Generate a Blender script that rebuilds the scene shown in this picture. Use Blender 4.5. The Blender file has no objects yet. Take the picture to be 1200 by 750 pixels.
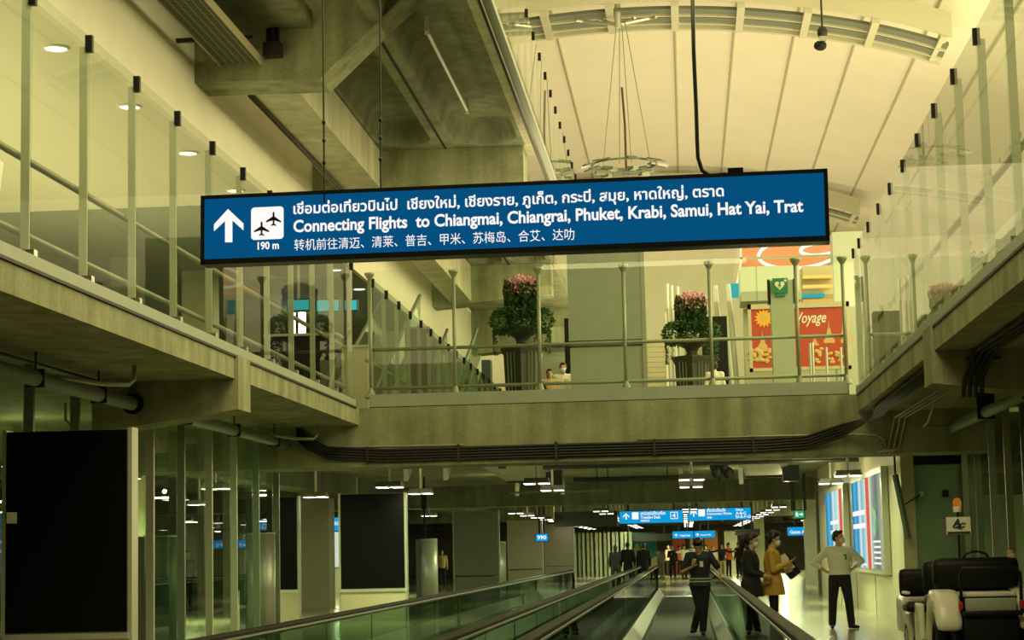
import bpy, bmesh, math, random
from mathutils import Vector, Matrix, noise
random.seed(7)
S = bpy.context.scene
C = S.collection
PI = math.pi

# ------------------------------------------------------------------ camera
FPX = 2300.0
def nrm(v): return v.normalized()
cF = nrm(Vector((205, 268, FPX)))
ch = Vector((1, -.022, 0))
cR = nrm(ch - ch.dot(cF) * cF)
cD = cF.cross(cR)
if cD.y < 0: cD = -cD
CAM = Vector((0, 0, 1.48))
cam_data = bpy.data.cameras.new('camera'); cam = bpy.data.objects.new('camera', cam_data); C.objects.link(cam)
cam_data.sensor_width = 36; cam_data.lens = FPX / 1200 * 36; cam_data.clip_end = 600
cam.matrix_world = Matrix(((cR.x, -cR.y, -cR.z, CAM.x), (cF.x, -cF.y, -cF.z, CAM.y), (-cD.x, cD.y, cD.z, CAM.z), (0, 0, 0, 1)))
S.camera = cam
def ray(px, py):
    d = Vector((px - 600, py - 375, FPX)); return Vector((d.dot(cR), d.dot(cF), -d.dot(cD)))
def atY(px, py, y): r = ray(px, py); return CAM + r * (y / r.y)
def atX(px, py, x): r = ray(px, py); return CAM + r * (x / r.x)

# ------------------------------------------------------------------ world, lights, exposure
S.view_settings.view_transform = 'Standard'; S.view_settings.look = 'None'
S.view_settings.exposure = 0.0; S.view_settings.gamma = 1.0; S.view_settings.use_curve_mapping = False
S.cycles.transparent_max_bounces = 40
W = bpy.data.worlds.new('world'); S.world = W; W.use_nodes = True
W.node_tree.nodes['Background'].inputs[0].default_value = (.30, .42, .16, 1)
W.node_tree.nodes['Background'].inputs[1].default_value = .03
WARM = (1, .86, .43); LOWC = (.90, 1, .46)
def area(name, loc, rot, sx, sy, power, col):
    l = bpy.data.lights.new(name, 'AREA'); l.shape = 'RECTANGLE'; l.size = sx; l.size_y = sy; l.energy = power; l.color = col
    o = bpy.data.objects.new(name, l); C.objects.link(o); o.location = loc; o.rotation_euler = rot; return o
area('roof_fill', (2.0, 66, 8.2), (PI, 0, 0), 13, 56, 3700, (1, .82, .48))  # added in mid-air to brighten the membrane, no fixture hangs here
area('roof_fill', (5.5, 28, 9.0), (PI, 0, 0), 7, 34, 1200, (1, .83, .47))  # second added source for the nearer roof
area('side_daylight', (12.5, 40, 12.0), (0, PI / 2 - .12, 0), 7, 52, 5900, WARM)
area('atrium_fill', (-1, 13, 12.0), (.85, 0, 0), 6, 6, 1000, WARM)  # added fill, aimed at people and bridge rather than the floor
area('gallery_soffit_fill', (-10.6, 25, 4.5), (PI, 0, 0), 4, 26, 700, WARM)  # unseen source added to make the cream soffit bright, there is no cove
area('end_wall_fill', (-1, 90, 12.0), (PI / 2 - .15, 0, 0), 22, 6, 900, WARM)  # unseen source added to brighten the cream end wall
area('concourse_light', (2, 62, 9.5), (0, 0, 0), 14, 40, 1500, WARM)
for lx, ly, lp in [(-6.1, 43, 60), (-3.1, 43, 60), (.1, 43, 70), (3.2, 44, 90), (-4.6, 57, 50), (1.5, 57, 50), (-10, 30, 50), (-12, 46, 220), (-6, 74, 90), (.5, 74, 90), (3.3, 72, 60),
                   (-6, 90, 110), (1.5, 92, 130), (-12, 70, 200), (-3, 108, 200), (3, 108, 220), (9, 80, 180), (8, 68, 60), (8, 98, 200), (6, 118, 220), (3.0, 52, 90), (3.2, 33, 4), (1.8, 38.2, 60), (-10, 38, 50)]:  # pendant light, plus sources added where no pendant hangs
    l = bpy.data.lights.new('hall_lamp_and_fill', 'AREA'); l.energy = lp * 2.0; l.color = LOWC; l.size = 1.3
    o = bpy.data.objects.new('hall_lamp_and_fill', l); C.objects.link(o); o.location = (lx, ly, 2.86)
    l = bpy.data.lights.new('lamp_and_fill_spill', 'POINT'); l.energy = lp * .55; l.color = (1, .93, .46); l.shadow_soft_size = .04
    o = bpy.data.objects.new('lamp_and_fill_spill', l); C.objects.link(o); o.location = (lx - .33, ly, 3.0)

# ------------------------------------------------------------------ materials
def mk(name):
    m = bpy.data.materials.new(name); m.use_nodes = True
    return m, m.node_tree, m.node_tree.nodes['Principled BSDF']
def mat(name, col, rough=.5, metal=0, var=0, scale=4, spec=None, alpha=None):
    m, t, b = mk(name)
    b.inputs['Base Color'].default_value = (*col, 1); b.inputs['Roughness'].default_value = rough; b.inputs['Metallic'].default_value = metal
    if spec is not None: b.inputs['Specular IOR Level'].default_value = spec
    if var:
        tc = t.nodes.new('ShaderNodeTexCoord'); n = t.nodes.new('ShaderNodeTexNoise'); n.inputs['Scale'].default_value = scale; n.inputs['Detail'].default_value = 5
        r = t.nodes.new('ShaderNodeValToRGB')
        r.color_ramp.elements[0].position = .3; r.color_ramp.elements[1].position = .7
        r.color_ramp.elements[0].color = (*[c * (1 - var) for c in col], 1); r.color_ramp.elements[1].color = (*[min(1, c * (1 + var)) for c in col], 1)
        t.links.new(tc.outputs['Object'], n.inputs['Vector']); t.links.new(n.outputs['Fac'], r.inputs['Fac']); t.links.new(r.outputs['Color'], b.inputs['Base Color'])
    return m
def concrete(name, col, var=.32):
    m, t, b = mk(name); N = t.nodes; L = t.links
    b.inputs['Roughness'].default_value = .8; b.inputs['Specular IOR Level'].default_value = .25
    tc = N.new('ShaderNodeTexCoord')
    n1 = N.new('ShaderNodeTexNoise'); n1.inputs['Scale'].default_value = .9; n1.inputs['Detail'].default_value = 8; n1.inputs['Roughness'].default_value = .65
    mp = N.new('ShaderNodeMapping'); mp.inputs['Scale'].default_value = (3.2, 3.2, .25)
    n2 = N.new('ShaderNodeTexNoise'); n2.inputs['Scale'].default_value = 1.0; n2.inputs['Detail'].default_value = 6
    n3 = N.new('ShaderNodeTexNoise'); n3.inputs['Scale'].default_value = 22; n3.inputs['Detail'].default_value = 3
    L.new(tc.outputs['Object'], n1.inputs['Vector']); L.new(tc.outputs['Object'], mp.inputs['Vector']); L.new(mp.outputs['Vector'], n2.inputs['Vector']); L.new(tc.outputs['Object'], n3.inputs['Vector'])
    a = N.new('ShaderNodeMath'); a.operation = 'ADD'; L.new(n1.outputs['Fac'], a.inputs[0]); L.new(n2.outputs['Fac'], a.inputs[1])
    a2 = N.new('ShaderNodeMath'); a2.operation = 'MULTIPLY_ADD'; L.new(n3.outputs['Fac'], a2.inputs[0]); a2.inputs[1].default_value = .35; L.new(a.outputs[0], a2.inputs[2])
    r = N.new('ShaderNodeMapRange'); r.inputs['From Min'].default_value = .85; r.inputs['From Max'].default_value = 1.5; r.inputs['To Min'].default_value = 1 - var; r.inputs['To Max'].default_value = 1 + var
    L.new(a2.outputs[0], r.inputs['Value'])
    mx = N.new('ShaderNodeMix'); mx.data_type = 'RGBA'; mx.blend_type = 'MULTIPLY'; mx.inputs['Factor'].default_value = 1
    mx.inputs['A'].default_value = (*col, 1); L.new(r.outputs['Result'], mx.inputs['B']); L.new(mx.outputs['Result'], b.inputs['Base Color'])
    bp = N.new('ShaderNodeBump'); bp.inputs['Strength'].default_value = .12; bp.inputs['Distance'].default_value = .02; L.new(n3.outputs['Fac'], bp.inputs['Height']); L.new(bp.outputs['Normal'], b.inputs['Normal'])
    return m
def emit(name, col, st=1.0):
    m = bpy.data.materials.new(name); m.use_nodes = True; t = m.node_tree; t.nodes.clear()
    e = t.nodes.new('ShaderNodeEmission'); e.inputs[0].default_value = (*col, 1); e.inputs[1].default_value = st
    o = t.nodes.new('ShaderNodeOutputMaterial'); t.links.new(e.outputs[0], o.inputs[0]); return m
def glass(name, tint, refl=1.0, wave=0.0):
    m = bpy.data.materials.new(name); m.use_nodes = True; t = m.node_tree; t.nodes.clear(); N = t.nodes; L = t.links
    tr = N.new('ShaderNodeBsdfTransparent'); tr.inputs[0].default_value = (*tint, 1)
    gl = N.new('ShaderNodeBsdfGlossy'); gl.inputs['Roughness'].default_value = .0; gl.inputs[0].default_value = (refl, refl, refl, 1)
    fr = N.new('ShaderNodeFresnel'); fr.inputs[0].default_value = 1.45
    mx = N.new('ShaderNodeMixShader'); o = N.new('ShaderNodeOutputMaterial')
    if wave:
        tc = N.new('ShaderNodeTexCoord'); n = N.new('ShaderNodeTexNoise'); n.inputs['Scale'].default_value = .9; bp = N.new('ShaderNodeBump'); bp.inputs['Strength'].default_value = wave; bp.inputs['Distance'].default_value = .05
        L.new(tc.outputs['Object'], n.inputs['Vector']); L.new(n.outputs['Fac'], bp.inputs['Height']); L.new(bp.outputs['Normal'], gl.inputs['Normal'])
    ge = N.new('ShaderNodeNewGeometry'); ff = N.new('ShaderNodeMath'); ff.operation = 'SUBTRACT'; ff.inputs[0].default_value = 1; L.new(ge.outputs['Backfacing'], ff.inputs[1])
    fm = N.new('ShaderNodeMath'); fm.operation = 'MULTIPLY'; L.new(fr.outputs[0], fm.inputs[0]); L.new(ff.outputs[0], fm.inputs[1])   # one reflection, at the outer face
    L.new(fm.outputs[0], mx.inputs[0]); L.new(tr.outputs[0], mx.inputs[1]); L.new(gl.outputs[0], mx.inputs[2]); L.new(mx.outputs[0], o.inputs[0]); return m
def ramp_emit(name, axis, stops, st=1.0):
    """a printed light box face: bands of colour across it, constant steps"""
    m = bpy.data.materials.new(name); m.use_nodes = True; t = m.node_tree; t.nodes.clear(); N = t.nodes; L = t.links
    tc = N.new('ShaderNodeTexCoord'); sx = N.new('ShaderNodeSeparateXYZ'); L.new(tc.outputs['Generated'], sx.inputs[0])
    r = N.new('ShaderNodeValToRGB'); r.color_ramp.interpolation = 'LINEAR'
    els = r.color_ramp.elements
    while len(els) < len(stops): els.new(.5)
    for e, (p, c) in zip(els, stops): e.position = p; e.color = (*c, 1)
    L.new(sx.outputs[axis], r.inputs[0])
    e = N.new('ShaderNodeEmission'); e.inputs[1].default_value = st; o = N.new('ShaderNodeOutputMaterial')
    L.new(r.outputs[0], e.inputs[0]); L.new(e.outputs[0], o.inputs[0]); return m
def tiles(name, col, rough, size):
    m, t, b = mk(name); N = t.nodes; L = t.links
    b.inputs['Roughness'].default_value = rough
    tc = N.new('ShaderNodeTexCoord'); br = N.new('ShaderNodeTexBrick'); br.offset = 0
    br.inputs['Scale'].default_value = 1; br.inputs['Brick Width'].default_value = size; br.inputs['Row Height'].default_value = size; br.inputs['Mortar Size'].default_value = .004
    br.inputs['Color1'].default_value = (*col, 1); br.inputs['Color2'].default_value = (*[c * .92 for c in col], 1); br.inputs['Mortar'].default_value = (*[c * .6 for c in col], 1)
    L.new(tc.outputs['Object'], br.inputs['Vector']); L.new(br.outputs['Color'], b.inputs['Base Color']); return m
def perforated(name):
    m, t, b = mk(name); N = t.nodes; L = t.links
    tc = N.new('ShaderNodeTexCoord'); br = N.new('ShaderNodeTexBrick'); br.offset = 0
    br.inputs['Scale'].default_value = 1; br.inputs['Brick Width'].default_value = .11; br.inputs['Row Height'].default_value = .055; br.inputs['Mortar Size'].default_value = .012
    br.inputs['Color1'].default_value = (.02, .024, .014, 1); br.inputs['Color2'].default_value = (.02, .024, .014, 1); br.inputs['Mortar'].default_value = (.16, .17, .10, 1)
    L.new(tc.outputs['Object'], br.inputs['Vector']); L.new(br.outputs['Color'], b.inputs['Base Color']); b.inputs['Roughness'].default_value = .85; b.inputs['Specular IOR Level'].default_value = .05; return m

M = dict(
    conc=concrete('concrete', (.265, .28, .165), .45), conc_dark_shaded=concrete('dark_shaded_concrete', (.17, .19, .11), .4), conc_pale_lit=concrete('pale_lit_concrete', (.46, .46, .31), .25),  # dark and pale tones put shade and light into the same concrete
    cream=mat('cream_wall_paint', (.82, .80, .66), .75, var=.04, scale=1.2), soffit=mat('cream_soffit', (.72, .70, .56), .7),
    membrane=mat('roof_membrane', (.80, .76, .62), .8, var=.03, scale=.5), khaki=mat('khaki_panel', (.42, .38, .24), .7),
    seam=mat('membrane_seam', (.46, .44, .30), .7), truss=mat('truss_paint', (.52, .52, .38), .5), truss_d=mat('truss_infill', (.14, .165, .115), .6),
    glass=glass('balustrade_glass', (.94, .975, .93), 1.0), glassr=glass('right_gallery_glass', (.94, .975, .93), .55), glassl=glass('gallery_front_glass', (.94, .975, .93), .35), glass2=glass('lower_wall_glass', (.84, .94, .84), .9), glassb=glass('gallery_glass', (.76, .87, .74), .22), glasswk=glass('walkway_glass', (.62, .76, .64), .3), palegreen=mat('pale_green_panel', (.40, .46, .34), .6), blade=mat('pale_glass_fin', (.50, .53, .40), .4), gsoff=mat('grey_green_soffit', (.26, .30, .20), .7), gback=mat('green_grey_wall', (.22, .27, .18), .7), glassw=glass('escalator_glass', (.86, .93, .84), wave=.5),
    steel=mat('satin_steel', (.42, .43, .38), .32, .9), steel_p=mat('pale_steel', (.62, .63, .55), .4, .6), grey_p=mat('grey_green_panel', (.30, .34, .27), .5, var=.05),
    post=mat('post_paint', (.30, .32, .24), .45, .3), fin=mat('fin_metal', (.22, .28, .20), .4, .3), fin_p=mat('pale_fin_metal', (.45, .47, .36), .4, .3),
    black=mat('black_plastic', (.008, .009, .008), .45, spec=.2), rubber=mat('black_rubber', (.008, .009, .008), .6, spec=.12), cable=mat('black_cable', (.012, .014, .010), .5),
    screen=mat('unlit_screen', (.004, .005, .005), .3, spec=.12), green_wall=mat('dark_green_wall', (.22, .32, .22), .7, var=.1, scale=1.5),
    base=mat('totem_base', (.52, .48, .34), .55), totem=mat('shaded_totem_back', (.26, .30, .22), .55, var=.04), totem_lit=mat('lit_totem_back', (.52, .49, .34), .55),  # the two back tones put shade and light into one totem finish
    floor=tiles('polished_floor_tiles', (.33, .31, .21), .16, .6), floor_up=mat('gallery_floor', (.35, .34, .26), .35),
    belt=mat('ribbed_belt', (.018, .021, .016), .7, var=.2, scale=20, spec=.2), skirt=mat('polished_skirt', (.11, .11, .08), .42, .6),
    lamp=emit('lamp_tube', (1, .95, .78), 5), lampbody=mat('lamp_body', (.16, .17, .12), .5), stem=mat('lamp_stem', (.62, .58, .42), .5),
    down=emit('downlight_glow', (1, .92, .70), 6), ring=emit('ceiling_light_ring', (1, .9, .68), 1.6), tube=emit('bright_tube', (1, .96, .85), 5),
    sign=emit('blue_sign_face', (.0015, .078, .205), 1), signcase=mat('sign_case', (.012, .014, .014), .4), white=emit('lit_white_lettering', (1, .97, .95), 1.0),
    cyan=emit('bright_blue_sign_face', (.004, .33, .72), 1), teal=emit('teal_screen', (.06, .52, .50), .9), signdark=mat('unlit_sign_face', (.008, .02, .016), .35),
    green=emit('exit_green', (.02, .36, .14), 1), aed=mat('aed_green', (.01, .22, .09), .5), whitep=mat('white_print', (.82, .80, .68), .6),
    red=mat('billboard_red', (.46, .055, .025), .55), yellow=mat('print_yellow', (.85, .42, .03), .55), gold=mat('print_gold', (.62, .42, .16), .6), orange=mat('orange_ceiling', (.52, .16, .03), .6),
    leaf=mat('dark_leaves', (.030, .075, .018), .55, var=.5, scale=7), ivy=mat('ivy_leaves', (.05, .12, .022), .55, var=.5, scale=9), pink=mat('pink_petals', (.78, .42, .48), .6, var=.25, scale=9),
    pot=mat('planter_iron', (.05, .06, .04), .5), slat=mat('planter_slats', (.20, .21, .15), .5), ylw=mat('yellow_marker', (.70, .44, .02), .5),
    cart=mat('cart_paint', (.66, .66, .54), .28), cartdark=mat('cart_seat_vinyl', (.006, .007, .006), .5, spec=.2), amber=emit('amber_beacon', (.62, .20, .03), .5), redl=mat('tail_lamp', (.35, .03, .01), .3),
    skin=mat('skin', (.52, .33, .20), .55), hair=mat('dark_hair', (.010, .009, .008), .45), navy=mat('navy_cloth', (.012, .02, .032), .8), dark=mat('black_cloth', (.010, .011, .010), .85),
    shirt=mat('white_cloth', (.78, .76, .66), .8), blazer=mat('yellow_cloth', (.52, .33, .055), .8), maskm=mat('pale_face_mask', (.60, .70, .62), .7), shoe=mat('shoe_leather', (.012, .010, .008), .35),
    refl=mat('reflective_band', (.42, .48, .38), .4), card=mat('white_card', (.75, .75, .62), .5), grey=mat('grey_cloth', (.20, .21, .17), .8), tan=mat('tan_cloth', (.50, .36, .20), .8),
    blue=mat('teal_uniform', (.02, .10, .13), .8), ored=mat('orange_cloth', (.70, .14, .03), .8), paper=mat('paper', (.75, .72, .58), .7), logo=mat('dark_print', (.03, .035, .06), .6),
    perf=perforated('perforated_tray'), alum=mat('aluminium_pylon', (.50, .52, .46), .42, .55), alum_d=mat('dark_pylon', (.05, .09, .07), .45), pipe=mat('painted_pipe', (.20, .25, .17), .5), cond=mat('conduit', (.45, .46, .34), .4, .5),
    flute=mat('fluted_metal', (.34, .34, .24), .35, .4), tealwall=mat('teal_mural', (.03, .20, .20), .7), sand=mat('mural_sand', (.50, .40, .22), .7), brick=mat('khaki_column', (.34, .33, .20), .6),
)

# ------------------------------------------------------------------ geometry helpers
class MB:
    """collects shapes into ONE mesh"""
    def __init__(s): s.b = bmesh.new()
    def box(s, x0, x1, y0, y1, z0, z1, mtx=None):
        v = [s.b.verts.new((x, y, z)) for z in (z0, z1) for x, y in ((x0, y0), (x1, y0), (x1, y1), (x0, y1))]
        for f in ((3, 2, 1, 0), (4, 5, 6, 7), (0, 1, 5, 4), (1, 2, 6, 5), (2, 3, 7, 6), (3, 0, 4, 7)): s.b.faces.new([v[i] for i in f])
        if mtx is not None:
            for q in v: q.co = mtx @ q.co
        return s
    def prism(s, poly, d, off=None):
        """poly: 3D points in one plane, extruded by vector d"""
        d = Vector(d); a = [s.b.verts.new(Vector(p)) for p in poly]; c = [s.b.verts.new(Vector(p) + d) for p in poly]; n = len(a)
        s.b.faces.new(a); s.b.faces.new(c[::-1])
        for i in range(n): s.b.faces.new((a[i], c[i], c[(i + 1) % n], a[(i + 1) % n]))
        return s
    def tube(s, pts, r, seg=8):
        pts = [Vector(p) for p in pts]; rr = r if isinstance(r, (list, tuple)) else [r] * len(pts); rings = []
        up = None
        for i, p in enumerate(pts):
            t = (pts[min(i + 1, len(pts) - 1)] - pts[max(i - 1, 0)]).normalized()
            if up is None: up = Vector((0, 0, 1)) if abs(t.z) < .9 else Vector((1, 0, 0))
            u = (up - up.dot(t) * t).normalized(); w = t.cross(u); up = u
            rings.append([s.b.verts.new(p + (u * math.cos(2 * PI * k / seg) + w * math.sin(2 * PI * k / seg)) * rr[i]) for k in range(seg)])
        for a, c in zip(rings, rings[1:]):
            for k in range(seg): s.b.faces.new((a[k], a[(k + 1) % seg], c[(k + 1) % seg], c[k]))
        s.b.faces.new(rings[0][::-1]); s.b.faces.new(rings[-1]); return s
    def lathe(s, prof, cx=0, cy=0, seg=24, sx=1, sy=1):
        rings = [[s.b.verts.new((cx + r * sx * math.cos(2 * PI * k / seg), cy + r * sy * math.sin(2 * PI * k / seg), z)) for k in range(seg)] for r, z in prof]
        for a, c in zip(rings, rings[1:]):
            for k in range(seg): s.b.faces.new((a[k], a[(k + 1) % seg], c[(k + 1) % seg], c[k]))
        s.b.faces.new(rings[0][::-1]); s.b.faces.new(rings[-1]); return s
    def ell(s, c, r, mtx=None, sub=2):
        n0 = len(s.b.verts); res = bmesh.ops.create_icosphere(s.b, subdivisions=sub, radius=1)
        for v in res['verts']:
            v.co = Vector((v.co.x * r[0], v.co.y * r[1], v.co.z * r[2]))
            if mtx is not None: v.co = mtx @ v.co
            v.co += Vector(c)
        return s
    def cap(s, a, b, ra, rb):
        a = Vector(a); b = Vector(b); s.ell(a, (ra,) * 3); s.ell(b, (rb,) * 3)
        if (b - a).length > 1e-4: s.tube([a, b], [ra, rb], 12)
        return s
    def loft(s, secs, seg=20):
        """secs: (cx, cy, z, rx, ry) rings bottom to top"""
        rings = [[s.b.verts.new((x + rx * math.cos(2 * PI * k / seg), y + ry * math.sin(2 * PI * k / seg), z)) for k in range(seg)] for x, y, z, rx, ry in secs]
        for a, c in zip(rings, rings[1:]):
            for k in range(seg): s.b.faces.new((a[k], a[(k + 1) % seg], c[(k + 1) % seg], c[k]))
        s.b.faces.new(rings[0][::-1]); s.b.faces.new(rings[-1]); return s
    def quad(s, *p): s.b.faces.new([s.b.verts.new(Vector(q)) for q in p]); return s
    def torus(s, R, r, z=0, seg=40, sm=10, cx=0, cy=0, sx=1, sy=1):
        rg = [[s.b.verts.new((cx + sx * (R + r * math.cos(2 * PI * j / sm)) * math.cos(2 * PI * i / seg), cy + sy * (R + r * math.cos(2 * PI * j / sm)) * math.sin(2 * PI * i / seg), z + r * math.sin(2 * PI * j / sm))) for j in range(sm)] for i in range(seg)]
        for i in range(seg):
            for j in range(sm): s.b.faces.new((rg[i][j], rg[(i + 1) % seg][j], rg[(i + 1) % seg][(j + 1) % sm], rg[i][(j + 1) % sm]))
        return s
    def build(s, name, m, parent=None, smooth=False, bevel=0, local=False):
        bmesh.ops.recalc_face_normals(s.b, faces=s.b.faces)
        if bevel: bmesh.ops.bevel(s.b, geom=[e for e in s.b.edges if e.is_manifold and e.calc_face_angle(0) > .5], offset=bevel, segments=2, profile=.6, affect='EDGES')
        if smooth:
            for f in s.b.faces: f.smooth = True
        me = bpy.data.meshes.new(name); 
        org = Vector((0, 0, 0)); p = parent
        while p is not None: org += p.location; p = p.parent
        if not local and org.length > 0: bmesh.ops.translate(s.b, verts=s.b.verts, vec=-org)
        s.b.to_mesh(me); s.b.free(); return link(name, me, m, parent)
def link(name, me, m, parent=None):
    if m is not None: me.materials.append(m)
    o = bpy.data.objects.new(name, me); C.objects.link(o)
    if parent is not None: o.parent = parent
    return o
def bx(name, m, parent, x0, x1, y0, y1, z0, z1, bevel=0): return MB().box(x0, x1, y0, y1, z0, z1).build(name, m, parent, bevel=bevel)
def thing(name, label, cat, loc=(0, 0, 0), group=None, rz=0):
    o = bpy.data.objects.new(name, None); C.objects.link(o); o.location = loc; o.rotation_euler = (0, 0, rz); o['label'] = label; o['category'] = cat
    if group: o['group'] = group
    return o
def tag(o, label, cat, group=None):
    o['label'] = label; o['category'] = cat
    if group: o['group'] = group
    return o
def struct(o, label=None): 
    o['kind'] = 'structure'
    if label: o['label'] = label; o['category'] = o.name.split('.')[0].replace('_', ' ')
    return o
def dup(root, loc, rz=None, label=None):
    r = root.copy(); C.objects.link(r); r.location = loc
    if rz is not None: r.rotation_euler = (0, 0, rz)
    if label: r['label'] = label
    for ch in list(root.children):
        c = ch.copy(); C.objects.link(c); c.parent = r
        for g in list(ch.children):
            d = g.copy(); C.objects.link(d); d.parent = c
    return r
def text(name, body, m, parent, org, ux, uy, x0, y0, w, h, bold=.012, ext=.004, shear=0, words=0):
    """lettering fitted in a box x0,y0 (lower left) w x h on the plane org + x*ux + y*uy"""
    c = bpy.data.curves.new(name, 'FONT'); c.body = body; c.size = 1; c.offset = bold; c.extrude = 0; c.resolution_u = 3; c.shear = shear
    o = bpy.data.objects.new(name, c); C.objects.link(o)
    dg = bpy.context.evaluated_depsgraph_get(); me = bpy.data.meshes.new_from_object(o.evaluated_get(dg)); bpy.data.objects.remove(o)
    xs = [v.co.x for v in me.vertices]; ys = [v.co.y for v in me.vertices]
    ax, bx_, ay, by = min(xs), max(xs), min(ys), max(ys)
    nn = ux.cross(uy).normalized() * ext
    org2 = Vector(org); p = parent; off = Vector((0, 0, 0))
    while p is not None: off += p.location; p = p.parent
    for v in me.vertices:
        x = x0 + (v.co.x - ax) / (bx_ - ax) * w; y = y0 + (v.co.y - ay) / (by - ay) * h
        v.co = org2 + ux * x + uy * y + nn - off
    me.materials.clear()
    if words:                                   # each word of a long line is a part of its own: split at gaps wider than `words`
        iv = sorted((min(us), max(us)) for us in [[(me.vertices[v].co + off - org2).dot(ux) for v in f.vertices] for f in me.polygons])
        cuts = []; end = iv[0][1]
        for a_, b_ in iv:
            if a_ - end > words: cuts.append((a_ + end) / 2)
            end = max(end, b_)
        bins = {}
        for f in me.polygons:
            u = (f.center + off - org2).dot(ux); bins.setdefault(sum(u > c_ for c_ in cuts), []).append([tuple(me.vertices[v].co) for v in f.vertices])
        out = None
        for k_ in sorted(bins):
            vs = {}; fs = []
            for f in bins[k_]: fs.append([vs.setdefault(q, len(vs)) for q in f])
            nm = bpy.data.meshes.new(name); nm.from_pydata(list(vs), [], fs); out = link(name, nm, m, parent)
        bpy.data.meshes.remove(me); return out
    return link(name, me, m, parent)
def poly(name, pts, m, parent, org, ux, uy, ext=.003, thick=.003):
    nn = ux.cross(uy).normalized()
    mb = MB(); mb.prism([Vector(org) + ux * x + uy * y + nn * ext for x, y in pts], nn * thick)
    return mb.build(name, m, parent)

# ================================================================== THE SETTING
UZ = 4.05        # upper floor
struct(bx('floor', M['floor'], None, -24, 14, 2, 165, -.2, 0))
def st(name, m, *a, **k): return struct(bx(name, M[m], None, *a, **k))
st('gallery_slab', 'conc', -16, -5.65, 6, 34.0, 3.75, UZ)
st('gallery_slab', 'conc', 3.0, 18, 6, 34.0, 3.75, UZ)
st('upper_floor_slab', 'conc', -24, 18, 35.2, 165, 3.75, UZ)
st('bridge_beam', 'conc', -16, 5.28, 34.0, 35.2, 3.02, UZ)
for y in (66.5, 99.5, 132): st('ceiling_beam', 'conc', -24, 14, y, y + 1.1, 3.03, 3.75)
for x in (-10.4, 6.4): st('ceiling_beam', 'conc_dark_shaded', x, x + .8, 35.2, 132, 3.2, 3.75)
def bracket(xe, xw, y0, y1):
    s = 1 if xw < xe else -1
    mb = MB(); mb.prism([(xe + .05 * s, y0, UZ), (xe + .05 * s, y0, 3.36), (xw, y0, 3.1), (xw, y0, UZ)], (0, y1 - y0, 0)); return struct(mb.build('support_beam', M['conc']))
bracket(-5.65, -7.5, 24.42, 25.12); bracket(3.0, 5.2, 23.5, 24.2); bracket(-5.65, -7.5, 11.4, 12.1); bracket(3.0, 5.2, 11.0, 11.7)
# lower glass walls
def glass_wall(name, x, ys, fx0, fx1, m, pale):
    w = MB().box(x - .012, x + .012, ys[0], ys[-1], .06, 3.74).build(name, M[m]); struct(w)
    for i, y in enumerate(ys): bx('mullion', M['fin_p' if i in pale else 'fin'], w, fx0, fx1, y - .03, y + .03, 0, 3.74)
    bx('base_rail', M['fin'], w, x - .04, x + .04, ys[0], ys[-1], 0, .08)
    return w
glass_wall('window_1', -7.5, [21.8 + 1.7 * k for k in range(-2, 9)], -7.48, -7.37, 'glass2', (5, 7, 8))
glass_wall('window_2', 5.2, [36.7 - 1.62 * k for k in range(0, 9)][::-1], 5.07, 5.18, 'glass2', (8, 6, 5))
# lower right wall with its return
wr = st('wall_right', 'base', 4.0, 4.25, 37.0, 60, 0, 3.75)
for y in (42.9, 47.6, 52.5): bx('panel_joint', M['black'], wr, 3.992, 4.0, y - .02, y + .02, 0, .82)
st('wall_return', 'green_wall', 4.02, 5.3, 36.8, 37.0, 0, 2.92)
st('wall_soffit_gap', 'black', 4.02, 5.3, 36.78, 37.0, 2.92, 3.04)
st('column', 'base', 3.96, 4.2, 36.7, 37.2, 0, 3.4)
st('wall_far', 'khaki', -24, 14, 140, 140.3, 0, 3.75)
st('wall_far_left', 'conc_dark_shaded', -24.2, -24, 2, 140, 0, 3.75)
st('wall_far_right', 'conc_dark_shaded', 13.8, 14, 60, 140, 0, 3.75)
# upper left: cream bulkhead wall, soffit, back wall
st('wall_left', 'cream', -7.6, -7.5, 6, 104, 8.1, 10.05)
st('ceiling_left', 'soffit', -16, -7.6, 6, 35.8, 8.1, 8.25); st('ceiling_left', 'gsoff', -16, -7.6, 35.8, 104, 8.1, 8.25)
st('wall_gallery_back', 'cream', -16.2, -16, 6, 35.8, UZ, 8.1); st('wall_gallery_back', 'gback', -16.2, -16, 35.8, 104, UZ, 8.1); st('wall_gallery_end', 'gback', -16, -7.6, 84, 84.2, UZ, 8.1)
for y in range(3): st('column', 'conc_pale_lit', -11.4, -10.7, 44 + y * 17, 44.7 + y * 17, UZ, 8.1)
# concrete deck structure overhead
def cross_beam(y0, t, pts): mb = MB(); mb.prism([(x, y0, z) for x, z in pts], (0, t, 0)); return struct(mb.build('ceiling_beam', M['conc']))
cross_beam(29.76, .95, [(-7.5, 8.95), (-5.5, 8.93), (-4.19, 10.15), (-2.9, 11.3), (-7.5, 11.3)])
cross_beam(39.6, 1.0, [(-7.5, 8.97), (-3.1, 9.05), (-3.1, 9.8), (-7.5, 9.8)])
cross_beam(59, 1.0, [(-7.5, 8.97), (-3.85, 9.25), (-3.85, 10.2), (-7.5, 10.2)])
cross_beam(70, 1.0, [(-7.5, 8.6), (-3.85, 8.9), (-3.85, 10.2), (-7.5, 10.2)])
st('ceiling_beam', 'conc_pale_lit', -6.95, -6.06, 30.7, 39.6, 9.0, 9.82)  # light from the right is put into this beam's paler tone
st('ceiling_beam', 'conc_pale_lit', -6.95, -6.3, 40.6, 59, 9.1, 10.2)
st('ceiling_slab', 'conc_dark_shaded', -7.5, -5.6, 10, 29.76, 9.75, 10)  # shadowed slab, its shade put into the darker tone
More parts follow.
